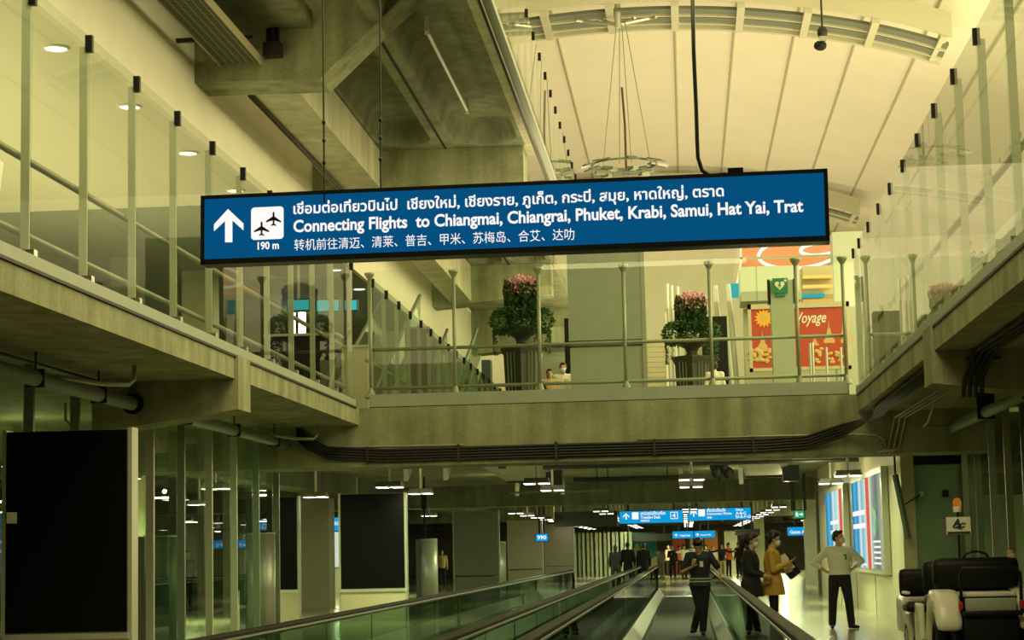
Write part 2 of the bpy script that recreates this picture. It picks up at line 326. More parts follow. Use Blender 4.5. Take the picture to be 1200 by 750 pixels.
def coffered(x0, x1, y0, y1, z, cells, depth):
    """deck soffit with vaulted, round-ended recesses"""
    nx, ny = 120, 150; b = bmesh.new(); g = []
    for j in range(ny + 1):
        row = []
        for i in range(nx + 1):
            x = x0 + (x1 - x0) * i / nx; y = y0 + (y1 - y0) * j / ny; h = 0
            for a, c in cells:
                w = (c - a) / 2; cx = (a + c) / 2; ly = (y1 - y0) / 2 - .35; cy = (y0 + y1) / 2; r = .75
                qx = abs(x - cx) - (w - r); qy = abs(y - cy) - (ly - r)
                d = math.hypot(max(qx, 0), max(qy, 0)) + min(max(qx, qy), 0) - r
                if d < 0: h = max(h, depth * min(1, (-d / .12)) ** .6 * (1 - .25 * (abs(x - cx) / w) ** 2))
            row.append(b.verts.new((x, y, z + h)))
        g.append(row)
    for j in range(ny):
        for i in range(nx): b.faces.new((g[j][i], g[j][i + 1], g[j + 1][i + 1], g[j + 1][i]))
    for f in b.faces: f.smooth = True
    # close with a top
    t = [b.verts.new(p) for p in ((x0, y0, z + 1), (x1, y0, z + 1), (x1, y1, z + 1), (x0, y1, z + 1))]
    b.faces.new(t)
    b.faces.new([g[0][i] for i in range(nx, -1, -1)] + [t[0], t[1]]); b.faces.new([g[ny][i] for i in range(nx + 1)] + [t[2], t[3]])
    b.faces.new([g[j][0] for j in range(ny + 1)] + [t[3], t[0]]); b.faces.new([g[j][nx] for j in range(ny, -1, -1)] + [t[1], t[2]])
    me = bpy.data.meshes.new('coffered_slab'); bmesh.ops.recalc_face_normals(b, faces=b.faces); b.to_mesh(me); b.free()
    o = struct(link('coffered_ceiling_slab', me, M['conc_dark_shaded']))  # coffer shade put into the colour by the darker concrete
    return o
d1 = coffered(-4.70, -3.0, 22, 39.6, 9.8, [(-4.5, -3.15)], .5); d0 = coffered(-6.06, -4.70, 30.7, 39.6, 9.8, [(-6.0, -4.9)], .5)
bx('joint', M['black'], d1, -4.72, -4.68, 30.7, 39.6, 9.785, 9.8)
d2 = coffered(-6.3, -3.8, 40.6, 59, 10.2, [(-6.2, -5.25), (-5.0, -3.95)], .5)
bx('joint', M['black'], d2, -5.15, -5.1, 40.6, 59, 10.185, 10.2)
st('ceiling_slab', 'conc_pale_lit', -3.05, -2.9, 22, 40.6, 9.79, 10.15)  # lit edge strip, its light put into the paler tone
st('ceiling_slab', 'conc', -7.5, -3.8, 60, 70, 10.2, 10.6)
# roof membrane: a shallow vault that comes down on the right
def vault(x):
    z = 19.35 - .016 * (x + 1) ** 2
    if x > 10: z -= (x - 10) ** 2 * .16
    return z
b = bmesh.new(); prof = [(-14 + .5 * i) for i in range(0, 66)]
rows = []
for y in (8, 30, 60.5, 92.5, 104): rows.append([b.verts.new((x, y, max(UZ, vault(x)))) for x in prof])
for a, c in zip(rows, rows[1:]):
    for i in range(len(prof) - 1): b.faces.new((a[i], a[i + 1], c[i + 1], c[i]))
for f in b.faces: f.smooth = True
me = bpy.data.meshes.new('roof'); b.to_mesh(me); b.free(); roof = struct(link('ceiling', me, M['membrane']))
for k in range(-3, 8):
    x = .16 + 2.03 * k
    if abs(x + 1.7) < .5: continue
    mb = MB(); mb.tube([(x, y, vault(x) - .03) for y in (24, 60, 92, 104)], .05, 6); mb.build('seam', M['seam'], roof)
st('wall_end', 'cream', -16, 18, 104, 104.3, UZ, 17.6)
st('wall_end_band', 'khaki', -16, 18, 103.9, 104.3, 17.6, 19.5)
st('wall_end_bay', 'cream', 7.4, 8.6, 98, 104, UZ, 13.6)
# arched roof trusses
def truss(y, label):
    t = thing('roof_truss', label, 'truss', (0, y, 17), 'arched roof trusses')
    def arc(yy, dz, w, h, name, m):
        b = bmesh.new(); pr = None
        for i in range(46):
            x = -11 + i * .5; z = vault(x) - 1.15 + dz - (.05 * max(0, x - 6) ** 1.6) * .5
            r = [b.verts.new(p) for p in ((x, yy, z), (x, yy + w, z), (x, yy + w, z + h), (x, yy, z + h))]
            if pr:
                for k in range(4): b.faces.new((pr[k], pr[(k + 1) % 4], r[(k + 1) % 4], r[k]))
            else: b.faces.new(r)
            pr = r
            if x > 8.2: break
        b.faces.new(pr[::-1]); q = MB(); q.b.free(); q.b = b; q.build(name, M[m], t)
    arc(y - 3.0, .05, .16, .75, 'chord', 'truss'); arc(y, -.05, .2, .32, 'chord', 'truss')
    for yy in (y - 2.2, y - 1.2): arc(yy, 0, .55, .1, 'infill_slat', 'truss_d')
    for yy in (y - 1.55, y - .6): arc(yy, -.04, .12, .12, 'purlin', 'truss')
    for k in range(-3, 5):
        x = .16 + 2.03 * k; z = vault(x) - 1.2
        if x > 8.4: break
        bx('strut', M['truss'], t, x - .12, x + .12, y - 2.9, y + .1, z - .06, z + .14)
    return t
truss(62.0, 'pale arched roof truss crossing the membrane above the hanging reflector ring')
truss(94.0, 'smaller distant roof truss at the far end of the membrane roof')
# ------------------------------------------------------------------ glass balustrades
def balustrade(label, pts_axis, x, y, side, ztop, zbase, rails=(1.05, .36), panel_t=.018, cap=True, axis='Y', band=.2, group='glass balustrades of the upper level', blade=.08, g='glass'):
    """pts_axis: post positions along the axis; side: +1/-1 where posts stand relative to the glass"""
    t = thing('glass_balustrade', label, 'balustrade', (x, pts_axis[0], zbase) if axis == 'Y' else (pts_axis[0], y, zbase), group)
    for a, c in zip(pts_axis, pts_axis[1:]):
        if axis == 'Y': bx('glass_panel', M[g], t, x - panel_t / 2, x + panel_t / 2, a + .002, c - .002, zbase + .02, ztop)
        else: bx('glass_panel', M[g], t, a + .012, c - .012, y - panel_t / 2, y + panel_t / 2, zbase + .02, ztop)
    for a in pts_axis:
        mb = MB()
        if axis == 'Y':
            mb.box(*sorted((x + side * .010, x + side * (.01 + blade))), a - .012, a + .012, zbase, ztop - .1); po = mb.build('post', M['blade'], t)
            if cap:
                bx('clamp', M['black'], po, x - .03, x + .04, a - .03, a + .03, ztop - .16, ztop + .01)
                bx('clamp', M['steel'], po, x - .05, x + .05, a - .05, a + .05, zbase + .1, zbase + .18)
        else:
            mb.tube([(a, y + side * .08, zbase), (a, y + side * .08, ztop - .14)], .032, 8); po = mb.build('post', M['post'], t, True)
            MB().lathe([(.032, ztop - .16), (.09, ztop - .06), (.09, ztop - .03)], a, y + side * .08, 12).build('clamp', M['post'], po)
            MB().lathe([(.10, zbase + .2), (.06, zbase + .28), (.04, zbase + .36)], a, y + side * .08, 12).build('foot_plate', M['post'], po)
    for h in rails:
        if axis == 'Y': MB().tube([(x + side * .14, pts_axis[0], zbase + h), (x + side * .14, pts_axis[-1], zbase + h)], .034, 8).build('handrail', M['post'], t, True)
        else: MB().tube([(pts_axis[0], y + side * .14, zbase + h), (pts_axis[-1], y + side * .14, zbase + h)], .03, 8).build('handrail', M['post'], t, True)
    if axis == 'Y':
        bx('base_channel', M['grey_p'], t, x - .06, x + .06, pts_axis[0], pts_axis[-1], zbase, zbase + .12)
        bx('joint_strip', M['black' if rails else 'grey_p'], t, x - .075, x + .075, pts_axis[0], pts_axis[-1], zbase - .03, zbase)
    else:
        bx('base_channel', M['grey_p'], t, pts_axis[0], pts_axis[-1], y - .07, y + .02, zbase + .02, zbase + band)
        bx('joint_strip', M['black'], t, pts_axis[0], pts_axis[-1], y - .085, y + .02, zbase, zbase + .02)
    return t
balustrade('tall glass balustrade along the left gallery, above the pipe-hung concrete slab', [16.73 + 1.69 * k for k in range(-3, 11)], -5.70, 0, -1, 6.61, UZ, g='glassl')
balustrade('tall glass balustrade along the right gallery, above the black cable bundle', [17.95 + 1.69 * k for k in range(-3, 10)] + [34.3], 3.06, 0, 1, 6.61, UZ, g='glassr')
balustrade('glass balustrade across the concrete footbridge in front of the planters', [-5.47 + 1.502 * k for k in range(0, 6)] + [2.85], 0, 34.15, 1, 6.5, UZ, axis='X', band=.24)
balustrade('glass balustrade of the left gallery continuing beyond the footbridge', [36.0 + 1.69 * k for k in range(0, 22)], -5.70, 0, -1, 6.61, UZ, g='glassb')
balustrade('glass balustrade on the edge of the overhead concrete deck', [20 + 1.69 * k for k in range(0, 23)], -2.77, 0, -1, 11.9, 9.86, rails=(), blade=.05)

# ================================================================== OBJECTS
ZV = Vector((0, 0, 1)); XV = Vector((1, 0, 0)); YV = Vector((0, 1, 0))
# ------------------------------------------------------------------ the big hanging sign
TL = atY(238.5, 232.5, 14.15); TR = atY(966.5, 201, 13.85); BL = atY(239.5, 304, 14.15)
ux = (TR - TL).normalized(); uy = (TL - BL).normalized(); uy = (uy - uy.dot(ux) * ux).normalized(); un = ux.cross(uy)
SW = (TR - TL).length; SH = .468; O = TL - uy * SH
sg = thing('hanging_sign', 'long dark-blue illuminated connecting-flights sign hanging in front of the footbridge', 'sign', tuple(O))
def onsign(px, py):
    r = ray(px, py); k = (O - CAM).dot(un) / r.dot(un); p = CAM + r * k - O; return p.dot(ux), p.dot(uy)
def sbox(name, m, x0, x1, y0, y1, d0, d1, parent):
    return MB().prism([O + ux * x + uy * y + un * d0 for x, y in ((x0, y0), (x1, y0), (x1, y1), (x0, y1))], un * (d1 - d0)).build(name, M[m], parent)
sbox('case', 'signcase', -.012, SW + .012, -.03, SH + .02, -.17, -.004, sg)
face = sbox('sign_face', 'sign', 0, SW, 0, SH, -.004, .001, sg)
for a in ((-.012, SW + .012, -.032, .008), (-.012, SW + .012, SH - .008, SH + .02), (-.02, .009, -.032, SH + .02), (SW - .009, SW + .02, -.032, SH + .02)): sbox('frame', 'signcase', a[0], a[1], a[2], a[3], -.18, .008, sg)
def spoly(name, px, m='white', parent=face, ext=.003): return poly(name, [onsign(*p) for p in px], M[m], parent, O, ux, uy, ext)
spoly('arrow', [(267.5, 245), (285.5, 262), (285.5, 270), (272.5, 258.5), (272.5, 284), (264, 284), (264, 259), (251, 271), (251, 263)])
def rrect(x0, y0, x1, y1, r, sl=-.045, n=5):
    pts = []
    for cx, cy, a0 in ((x1 - r, y0 + r, -90), (x1 - r, y1 - r, 0), (x0 + r, y1 - r, 90), (x0 + r, y0 + r, 180)):
        for i in range(n + 1):
            a = math.radians(a0 + 90 * i / n); X_, Y_ = cx + r * math.cos(a), cy + r * math.sin(a); pts.append((X_, Y_ + (X_ - x0) * sl))
    return pts
spoly('pictogram_tile', rrect(294.5, 243.5, 332.5, 281.5, 4))
def plane(cx, cy, s):
    h = [(0, -9), (1.1, -7.5), (1.2, -2.8), (9.5, 3), (9.5, 4.8), (1.2, 2.2), (.9, 6.2), (3.2, 8), (3.2, 9.2), (0, 8.4)]
    return [(cx + x * s, cy + y * s) for x, y in h] + [(cx - x * s, cy + y * s) for x, y in h[-2:0:-1]]
spoly('aeroplane', plane(321, 256.5, .93), 'signcase', ext=.008); spoly('aeroplane', plane(307, 268, .93), 'signcase', ext=.008)
def stext(name, body, px0, py0, px1, py1, bold, words=0):
    """px0,py0 lower left and px1,py1 upper right, as read on the sign face"""
    x0, y0 = onsign(px0, py0); x1, y1 = onsign(px1, py1)
    yl, yu = onsign(px0, py0)[1], onsign(px0, py0 - (py0 - py1 - (px1 - px0) * .0425))[1]
    return text(name, body, M['white'], face, O, ux, uy, x0, yl, x1 - x0, yu - yl, bold, words=words)
stext('lettering', '190 m', 302, 293, 327, 282.5, .03)
stext('lettering', 'เชื่อมต่อเที่ยวบินไป  เชียงใหม่, เชียงราย, ภูเก็ต, กระบี่, สมุย, หาดใหญ่, ตราด', 344, 255.5, 848, 215, .022, .022)
stext('lettering', 'Connecting Flights  to Chiangmai, Chiangrai, Phuket, Krabi, Samui, Hat Yai, Trat', 344, 277, 941, 232.5, .026, .018)
stext('lettering', '转机前往清迈、清莱、普吉、甲米、苏梅岛、合艾、达叻', 345, 294, 673, 266.5, .0, .028)
# its hangers, each a cable of its own part
for px0, px1, py in ((378, 380, 222), (445, 446, 218)):
    p = atY(px1, py, 14.08); q = atY(px0, -30, 14.08); MB().tube([p - ZV * .1, q], .007, 6).build('hanger_cable', M['cable'], sg)
    for k in (.25, .45, .62): 
        c = p.lerp(q, k * .5); MB().ell(c, (.014, .014, .02)).build('cable_clip', M['cable'], sg)
pts = [atY(*p, 13.95) for p in ((811, -30), (813, 60), (816, 130), (817, 165), (818, 185), (823, 200), (832, 206), (850, 204))]
MB().tube(pts, .015, 8).build('power_cable', M['cable'], sg, True)
p = atY(862, 203, 13.95); bx('junction_box', M['black'], sg, p.x - .055, p.x + .055, p.y - .03, p.y + .03, p.z - .03, p.z + .035)

# ------------------------------------------------------------------ hanging reflector ring in the hall
rg = thing('reflector_chandelier', 'ring of flat reflector plates hung on cables below the membrane roof', 'light fixture', (-1.55, 60, 13.2))
MB().torus(1.0, .035, 13.35, cx=-1.55, cy=60).build('ring', M['truss_d'], rg, True)
for k in range(14):
    a = 2 * PI * k / 14; mt = Matrix.Translation((-1.55 + 1.1 * math.cos(a), 60 + 1.1 * math.sin(a), 13.33 + .05 * (k % 2))) @ Matrix.Rotation(a, 4, 'Z') @ Matrix.Rotation(.25, 4, 'Y')
    MB().box(-.26, .26, -.15, .15, -.02, .02, mt).build('reflector_plate', M['truss_d' if k % 7 else 'steel_p'], rg)
    if k % 2: 
        a2 = a + .2; mt = Matrix.Translation((-1.55 + .75 * math.cos(a2), 60 + .75 * math.sin(a2), 13.1)) @ Matrix.Rotation(a2, 4, 'Z')
        MB().box(-.15, .15, -.09, .09, -.05, .05, mt).build('floodlight', M['post'], rg)
for dx in (-.65, -.15, .22, .8): MB().tube([(-1.55 + dx, 60, 13.4), (-1.55 + dx * .16, 60, 18.0)], .016, 5).build('cable', M['post'], rg)
MB().tube([(-1.5, 60, 13.2), (-1.5, 60, 14.6), (-1.56, 60, 15.8)], .035, 6).build('power_cable', mat('rust_cable', (.10, .04, .02), .6), rg)
mb = MB(); mb.tube([(-1.63, 60, 18.5), (-1.63, 60, 17.7)], .10, 8)
for dx in (-1.1, -.5, .45, 1.0): mb.tube([(-1.63, 60, 17.8), (-1.63 + dx, 60.3, 18.05), (-1.63 + dx * 1.2, 60, 18.0)], .05, 5)
mb.build('hub', M['steel_p'], rg)
p = atY(964, 45, 58); rt = thing('speaker_cluster', 'small black loudspeaker cluster hanging under the roof truss', 'speaker', tuple(p))
MB().tube([p + ZV * 1.7, p + ZV * .3], .03, 6).build('hanger', M['cable'], rt)
MB().ell(p + ZV * .18, (.16, .14, .2)).build('horn', M['cable'], rt); MB().ell(p - Vector((.08, 0, .22)), (.2, .16, .16)).build('horn', M['black'], rt); MB().box(p.x - .1, p.x + .1, p.y - .1, p.y + .1, p.z - .1, p.z + .05).build('bracket', M['steel'], rt)

# ------------------------------------------------------------------ downlights in the gallery soffit
for k in range(0, 9):
    y = 24.21 + 3.4 * (k - 1); t = thing('downlight', 'round recessed downlight in the cream soffit, number %s from the near end' % ['zero', 'one', 'two', 'three', 'four', 'five', 'six', 'seven', 'eight'][k], 'ceiling light', (-7.93, y, 8.1), 'recessed downlights')
    MB().torus(.16, .022, 8.09, 24, 8, -7.93, y).build('trim_ring', M['whitep'], t, True); MB().lathe([(.15, 8.085), (.15, 8.099)], -7.93, y).build('lens', M['down'], t)

# ------------------------------------------------------------------ pipes, trays and cables
def run(name, label, cat, pts, r, m, group=None, seg=8): return tag(MB().tube(pts, r, seg).build(name, M[m], None, True), label, cat, group)
pp = thing('sprinkler_main', 'thick grey pipe hung under the left gallery slab', 'pipe', (-6.95, 8, 3.46))
MB().tube([(-6.95, 8, 3.46), (-6.95, 34.0, 3.46)], .088, 14).build('pipe', M['pipe'], pp, True)
for y in (16, 18.2, 20.6, 22.9, 27, 30, 33):
    mb = MB(); mb.tube([(-6.95, y, 3.46), (-6.95, y, 3.76)], .012, 6); mb.build('hanger_rod', M['cable'], pp)
    m2 = MB(); [m2.box(-6.95 - .10, -6.95 + .10, y - .02, y + .02, 3.46 - .10, 3.46 + .10)]; m2.build('clamp', M['cable'], pp)
MB().tube([(-6.95, 24.30, 3.46), (-6.95, 24.41, 3.46)], .13, 16).build('collar', M['black'], pp)
for y in (21.9, 33.2): MB().tube([(-6.95, y - .6, 3.54), (-6.6, y, 3.5), (-6.35, y + .2, 3.5), (-6.3, y + .25, 3.56), (-6.3, y + .25, 3.73)], .028, 8).build('branch_pipe', M['cond'], pp, True)
run('conduit', 'thin dark conduit along the left gallery soffit beside the thick pipe', 'conduit', [(-7.2, 8, 3.7), (-7.2, 24.3, 3.7)], .02, 'cable')
MB_ = thing('floodlight', 'small round floodlight behind the upper part of the left glass wall', 'light', (-8.6, 27.5, 3.3))
MB().ell((-8.6, 27.5, 3.25), (.12, .1, .05)).build('reflector', M['steel_p'], MB_); MB().tube([(-8.6, 27.5, 3.3), (-8.8, 27.4, 3.5), (-8.8, 27.4, 3.75)], .02).build('arm', M['cond'], MB_)
cb = thing('cable_bundle', 'bundle of black cables along the concrete footbridge beam and up under the right slab', 'cable', (0, 33.95, 3.2))
for k in range(5):
    z = 3.12 + .048 * k
    MB().tube([(-6.75, 33.94, z + .42), (-6.55, 33.94, z + .24), (-6.2, 33.94, z + .06), (-5.2, 33.94, z - .01), (-2, 33.94, z), (1.4, 33.94, z), (2.1, 33.94, z + .03), (2.7, 33.7, z + .2), (3.1 + .04 * k, 32.8, 3.55 + .01 * k), (3.12 + .055 * k, 31.6, 3.69), (3.12 + .055 * k, 24.3, 3.69)], .024, 8).build('cable', M['cable'], cb, True)
for x in (-5.5, -3.9, -2.2, -.5, 1.2): bx('cable_clip', M['cable'], cb, x - .02, x + .02, 33.9, 33.985, 3.07, 3.37)
MB().tube([(-6.4, 33.97, 3.38), (-3.8, 33.97, 3.36)], .014).build('conduit', M['cond'], cb); MB().tube([(-.8, 33.97, 3.37), (2.2, 33.97, 3.37), (3.0, 33.97, 3.36), (3.3, 33.97, 3.34), (3.42, 33.97, 3.25), (3.44, 33.97, 3.1)], .014).build('conduit', M['cond'], cb, True)
c2 = thing('cable_bundle', 'black cables bending over the right concrete bracket under the slab', 'cable', (3.4, 23.4, 3.5))
for k in range(4): MB().tube([(3.3 + .07 * k, 23.45, 3.18), (3.32 + .07 * k, 23.42, 3.4), (3.40 + .07 * k, 23.4, 3.6), (3.44 + .07 * k, 23.2, 3.7), (3.44 + .07 * k, 12, 3.7)], .026, 8).build('cable', M['cable'], c2, True)
bx('tray', M['cable'], c2, 3.35, 3.75, 23.38, 23.44, 3.62, 3.65)
for k in range(3): run('conduit', ['outer', 'middle', 'inner'][k] + ' thin steel conduit dropping down the dark beam right of the footbridge', 'conduit', [(3.6 + .09 * k, 28, 3.62), (3.6 + .09 * k, 33.9, 3.62), (3.58 + .09 * k, 33.96, 3.5), (3.48 + .09 * k, 33.96, 3.1), (3.3 + .09 * k, 33.97, 3.03)], .016, 'cond', 'conduits on the right beam')
for k in range(3): run('conduit', ['near', 'second', 'far'][k] + ' thin conduit running up the face of the right concrete bracket', 'conduit', [(4.1 + .07 * k, 23.46, 3.2), (4.2 + .07 * k, 23.45, 3.62), (4.25 + .07 * k, 23.2, 3.7), (4.25 + .07 * k, 12, 3.7)], .016, 'cond', 'conduits on the right bracket')
rp = thing('sprinkler_main', 'thick grey pipe hung under the right gallery slab beside the glass wall', 'pipe', (4.55, 24.25, 3.4))
MB().tube([(4.55, 24.25, 3.42), (4.55, 33.9, 3.42)], .085, 14).build('pipe', M['pipe'], rp, True); bx('clamp', M['cable'], rp, 4.42, 4.68, 26, 26.06, 3.32, 3.75); bx('clamp', M['cable'], rp, 4.42, 4.68, 30, 30.06, 3.32, 3.75)
run('conduit', 'thin pale conduit bent along the beam under the right slab', 'conduit', [(3.98, 31.5, 3.72), (3.98, 32.4, 3.45), (4.0, 33.2, 3.42), (5.1, 33.6, 3.42)], .018, 'cond')
ft = thing('batten_light', 'slender white batten lamp hung inside the concrete coffer', 'light', (-4.0, 33, 9.9))
MB().tube([(-3.95, 30.9, 9.95), (-3.95, 37, 9.95)], .035, 8).build('tube', M['steel_p'], ft); [bx('end_bracket', M['steel_p'], ft, -3.99, -3.91, y - .03, y + .03, 9.9, 10.2) for y in (31, 36.9)]
tr = thing('cable_tray', 'wide perforated metal tray under the concrete above the cream wall', 'cable tray', (-6.7, 20, 9.2))
bx('tray', M['perf'], tr, -7.05, -6.42, 18, 29.5, 9.17, 9.19)
for x in (-7.07, -6.42): bx('lip', M['khaki'], tr, x, x + .02, 18, 29.7, 9.17, 9.30)
for y in (22, 25, 28.6): bx('bracket', M['cable'], tr, -7.49, -6.3, y, y + .08, 9.3, 9.36)
bm_ = thing('cable_trunking', 'dark vertical trunking beside the perforated tray on the concrete face', 'trunking', (-6.35, 29.5, 9.5))
for x in (-6.32, -6.20): bx('trunk', M['black'], bm_, x, x + .07, 29.62, 29.74, 9.3, 9.74)
bx('back_box', M['cable'], bm_, -6.36, -6.08, 29.55, 29.75, 9.28, 9.5)
run('pipe', 'thin dark pipe along the underside of the concrete box beam', 'pipe', [(-6.85, 30.8, 8.955), (-6.85, 39.5, 8.955)], .035, 'cable')
run('pipe', 'pale thin pipe in the shadow gap above the cream wall', 'pipe', [(-7.25, 30.8, 9.5), (-7.25, 39.5, 9.5)], .035, 'steel')
run('deck_edge_cable', 'black cable clipped along the edge of the overhead concrete deck', 'cable', [(-2.868, 22, 9.785), (-2.868, 58, 9.785)], .03, 'cable')
# trays and pipes below the soffit beyond the footbridge
PU = thing('pipe', 'long dark pipe crossing under the soffit beyond the footbridge, upper one', 'pipe', (0, 44.6, 3.38)); [MB().tube([(x, 44.6, 3.38), (x, 44.6, 3.75)], .014, 6).build('hanger', M['cable'], PU) for x in (-2.6, -.9, .6, 2.4, 3.6)]; MB().tube([(-3.2, 44.6, 3.38), (3.9, 44.6, 3.38)], .045).build('pipe_run', M['cable'], PU)
PL = thing('pipe', 'long dark pipe crossing under the soffit beyond the footbridge, lower one', 'pipe', (-1, 46.2, 3.14)); [MB().tube([(x, 46.2, 3.14), (x, 46.2, 3.75)], .014, 6).build('hanger', M['cable'], PL) for x in (-1.8, -.4)]; MB().tube([(-2.6, 46.2, 3.14), (.4, 46.2, 3.14)], .055).build('pipe_run', M['cable'], PL)
bt = thing('batten', 'long slim batten hung under the lower dark pipe', 'batten', (-3.3, 51.8, 3.05)); MB().tube([(-4.6, 51.8, 3.05), (-2.0, 51.8, 3.05)], .03).build('bar', M['pipe'], bt); [MB().tube([(x, 51.8, 3.05), (x, 51.8, 3.75)], .012).build('hanger', M['cable'], bt) for x in (-4.3, -2.3)]
def duct(label, x, w, y):
    t = thing('ventilation_duct', label, 'duct', (x, y, 3.4), 'ducts under the soffit'); mb = MB()
    mb.prism([(x - w / 2, y, 3.72), (x - w / 4, y + 6, 3.32), (x + w / 2, y + 6, 3.32), (x + w / 2, y, 3.72)], (0, .1, .04)); mb.build('panel', M['base'], t)
    bx('flange', M['cable'], t, x - .1, x + .06, y + .4, y + .7, 3.42, 3.66); bx('damper_box', M['cable'], t, x + w / 2 - .1, x + w / 2 + .3, y + 4, y + 4.6, 3.1, 3.5); bx('edge', M['cable'], t, x - w / 4, x + w / 2, y + 5.95, y + 6.05, 3.27, 3.32)
duct('cream angled duct panel under the soffit beyond the footbridge, near the left lamps', -4.2, 1.7, 45); duct('cream angled duct panel under the soffit near the right lamps', 1.9, 1.3, 45.5)
vb = thing('valve_assembly', 'dark tangle of valves and fittings under the soffit beside the cream duct', 'valve', (.75, 46, 3.3))
for i, (dx, dz, r) in enumerate([(0, 0, .14), (.18, .1, .1), (.1, -.12, .1), (.28, -.05, .12), (-.1, .1, .07)]): MB().ell((.75 + dx, 46, 3.25 + dz), (r, r, r * 1.2)).build('valve_body', M['cable'], vb)
MB().tube([(.6, 46, 3.7), (.8, 46, 3.4), (1.0, 46, 3.7)], .03).build('bracket', M['cond'], vb)

# ------------------------------------------------------------------ pendant lamps
def lamp_proto():
    t = thing('pendant_lamp', 'x', 'ceiling light', (0, 0, 2.92), 'twin-tube pendant lamps of the lower hall')
    MB().tube([(0, 0, 3.74), (0, 0, 2.98)], .028, 8).build('stem', M['stem'], t); bx('body', M['lampbody'], t, -.25, .25, -.16, .16, 2.93, 3.0)
    for s in (-1, 1):
        h = bx('housing', M['lampbody'], t, s * .15 - .12, s * .15 + .12, -.26, .26, 2.885, 2.94); bx('tube', M['lamp'], h, s * .15 - .105, s * .15 + .105, -.25, .25, 2.872, 2.884)
    return t
ORD = 'first second third fourth fifth sixth seventh eighth ninth tenth eleventh twelfth thirteenth fourteenth fifteenth sixteenth seventeenth'.split()
l0 = None
ROWS = [('above the unlit black totems', -6.12), ('over the left moving walkway', -3.05), ('over the right moving walkway', .14), ('along the wall of lit posters', 3.32)]
for nm, x in ROWS:
    for i, y in enumerate([40.6, 45.4] + [71 + 5.2 * k for k in range(12)]):
        lab = ORD[i] + ' twin-tube pendant lamp from the footbridge in the row ' + nm
        if l0 is None: l0 = lamp_proto(); l0.location = (x, y, 2.92); l0['label'] = lab
        else: dup(l0, (x, y, 2.92), 0, lab)
for i, (x, y) in enumerate([(-9.6, 28), (-9.6, 33), (-9.4, 39), (-8.7, 46), (-12.5, 42), (-12.5, 50), (-9.4, 56), (-13, 60), (-9.4, 72), (-12.8, 78), (-9.4, 84), (-15, 70), (-16, 84)]):
    dup(l0, (x, y, 2.92), 0, ORD[i] + ' twin-tube pendant lamp, by distance, behind the left glass wall')
for i in range(9): dup(l0, (6.6, 66 + 5.5 * i, 2.92), 0, ORD[i] + ' twin-tube pendant lamp, by distance, over the side aisle past the lit posters')
for i in range(9): dup(l0, (9.4, 69 + 5.5 * i, 2.92), 0, ORD[i] + ' twin-tube pendant lamp, by distance, deep in the side aisle')

# ------------------------------------------------------------------ totems and pylons
def totem(label, x, y, kind, w=1.48):
    t = thing('advertising_totem', label, 'totem', (x, y, 0), 'advertising totems beside the walkway')
    bx('base', M['base' if kind == 'screen' else ('totem' if kind == 'dark' else 'totem_lit')], t, x - w / 2, x + w / 2, y, y + .22, 0, .70)
    bd = bx('body', M['totem_lit' if kind == 'cream' else 'totem'], t, x - w / 2, x + w / 2, y, y + .22, .72, 2.9)  # far backs coloured lit, the nearer one shaded
    if kind == 'screen':
        bx('screen', M['screen'], t, x - w / 2 + .005, x + w / 2 - .005, y - .015, y, .735, 2.895)
        bx('ledge', M['steel_p'], t, x - w / 2 - .02, x + w / 2 + .02, y - .05, y + .22, .66, .72)
    else: bx('shadow_joint', M['black'], bd, x - w / 2, x + w / 2, y - .004, y, .72, .74)
    for xx in (x - w / 2 - .05, x + w / 2 + .005): bx('side_frame', M['fin_p'], t, xx, xx + .045, y - .01, y + .23, .0, 2.92)
    return t
t1 = totem('large black unlit advertising totem at the far left in front of the glass wall', -6.66, 20.8, 'screen', 1.34)
p = bx('notice', M['teal'], t1, -7.32, -7.21, 20.77, 20.784, 1.91, 2.03)
p.data.materials.clear(); p.data.materials.append(M['card'])
totem('black unlit advertising totem on a cream base above the left handrail', -7.2, 45, 'screen')
totem('blank totem back, painted dark grey-green as if shaded, behind the left handrail', -7.05, 66, 'dark')
totem('blank totem back painted pale as if lit, narrow in view, beside the gate number screen', -7.2, 88, 'cream')
totem('blank totem back, painted cream as if lit, below the unlit overhead sign', -6.65, 103, 'cream')
totem('black unlit totem standing farther back behind the left glass wall', -9.9, 46, 'screen')
def pylon(label, x, y, m, h=1.93, pole=False):
    t = thing('steel_pylon', label, 'pylon', (x, y, 0), 'service pylons beside the totems'); mb = MB()
    mb.loft([(x, y, 0, .27, .16), (x, y, h - .02, .27, .16)], 28); mb.build('shell', M[m], t, True)
    MB().loft([(x, y, h - .02, .275, .165), (x, y, h, .275, .165)], 28).build('cap', M['steel_p'], t)
    bx('side_panel', M['alum_d'], t, x - .36, x - .24, y - .1, y + .16, 0, h - .01)
    if pole: MB().tube([(x - .1, y, h), (x - .1, y, 3.75)], .03).build('pole', M['black'], t); bx('box', M['black'], t, x - .18, x - .02, y - .05, y + .05, 2.8, 3.3)
pylon('bright brushed-steel pylon behind the end of the left glass wall', -7.62, 34.9, 'alum'); pylon('steel pylon with a black pole rising to the ceiling beside the second black totem', -7.55, 57.5, 'alum', pole=True)
pylon('slim pale pylon next to the dark grey-green totem', -7.6, 80, 'alum'); pylon('dark green pylon behind the glass next to the first black totem', -8.0, 29.5, 'alum_d', 1.85)
tag(bx('service_column', M['brick'], None, -11.3, -10.4, 57, 57.9, 0, 3.7), 'khaki square column behind the left glass wall', 'column')['kind'] = 'structure'
tag(bx('service_column', M['brick'], None, -14.3, -13.4, 48, 48.9, 0, 3.7), 'khaki square column deep behind the left glass wall', 'column')['kind'] = 'structure'
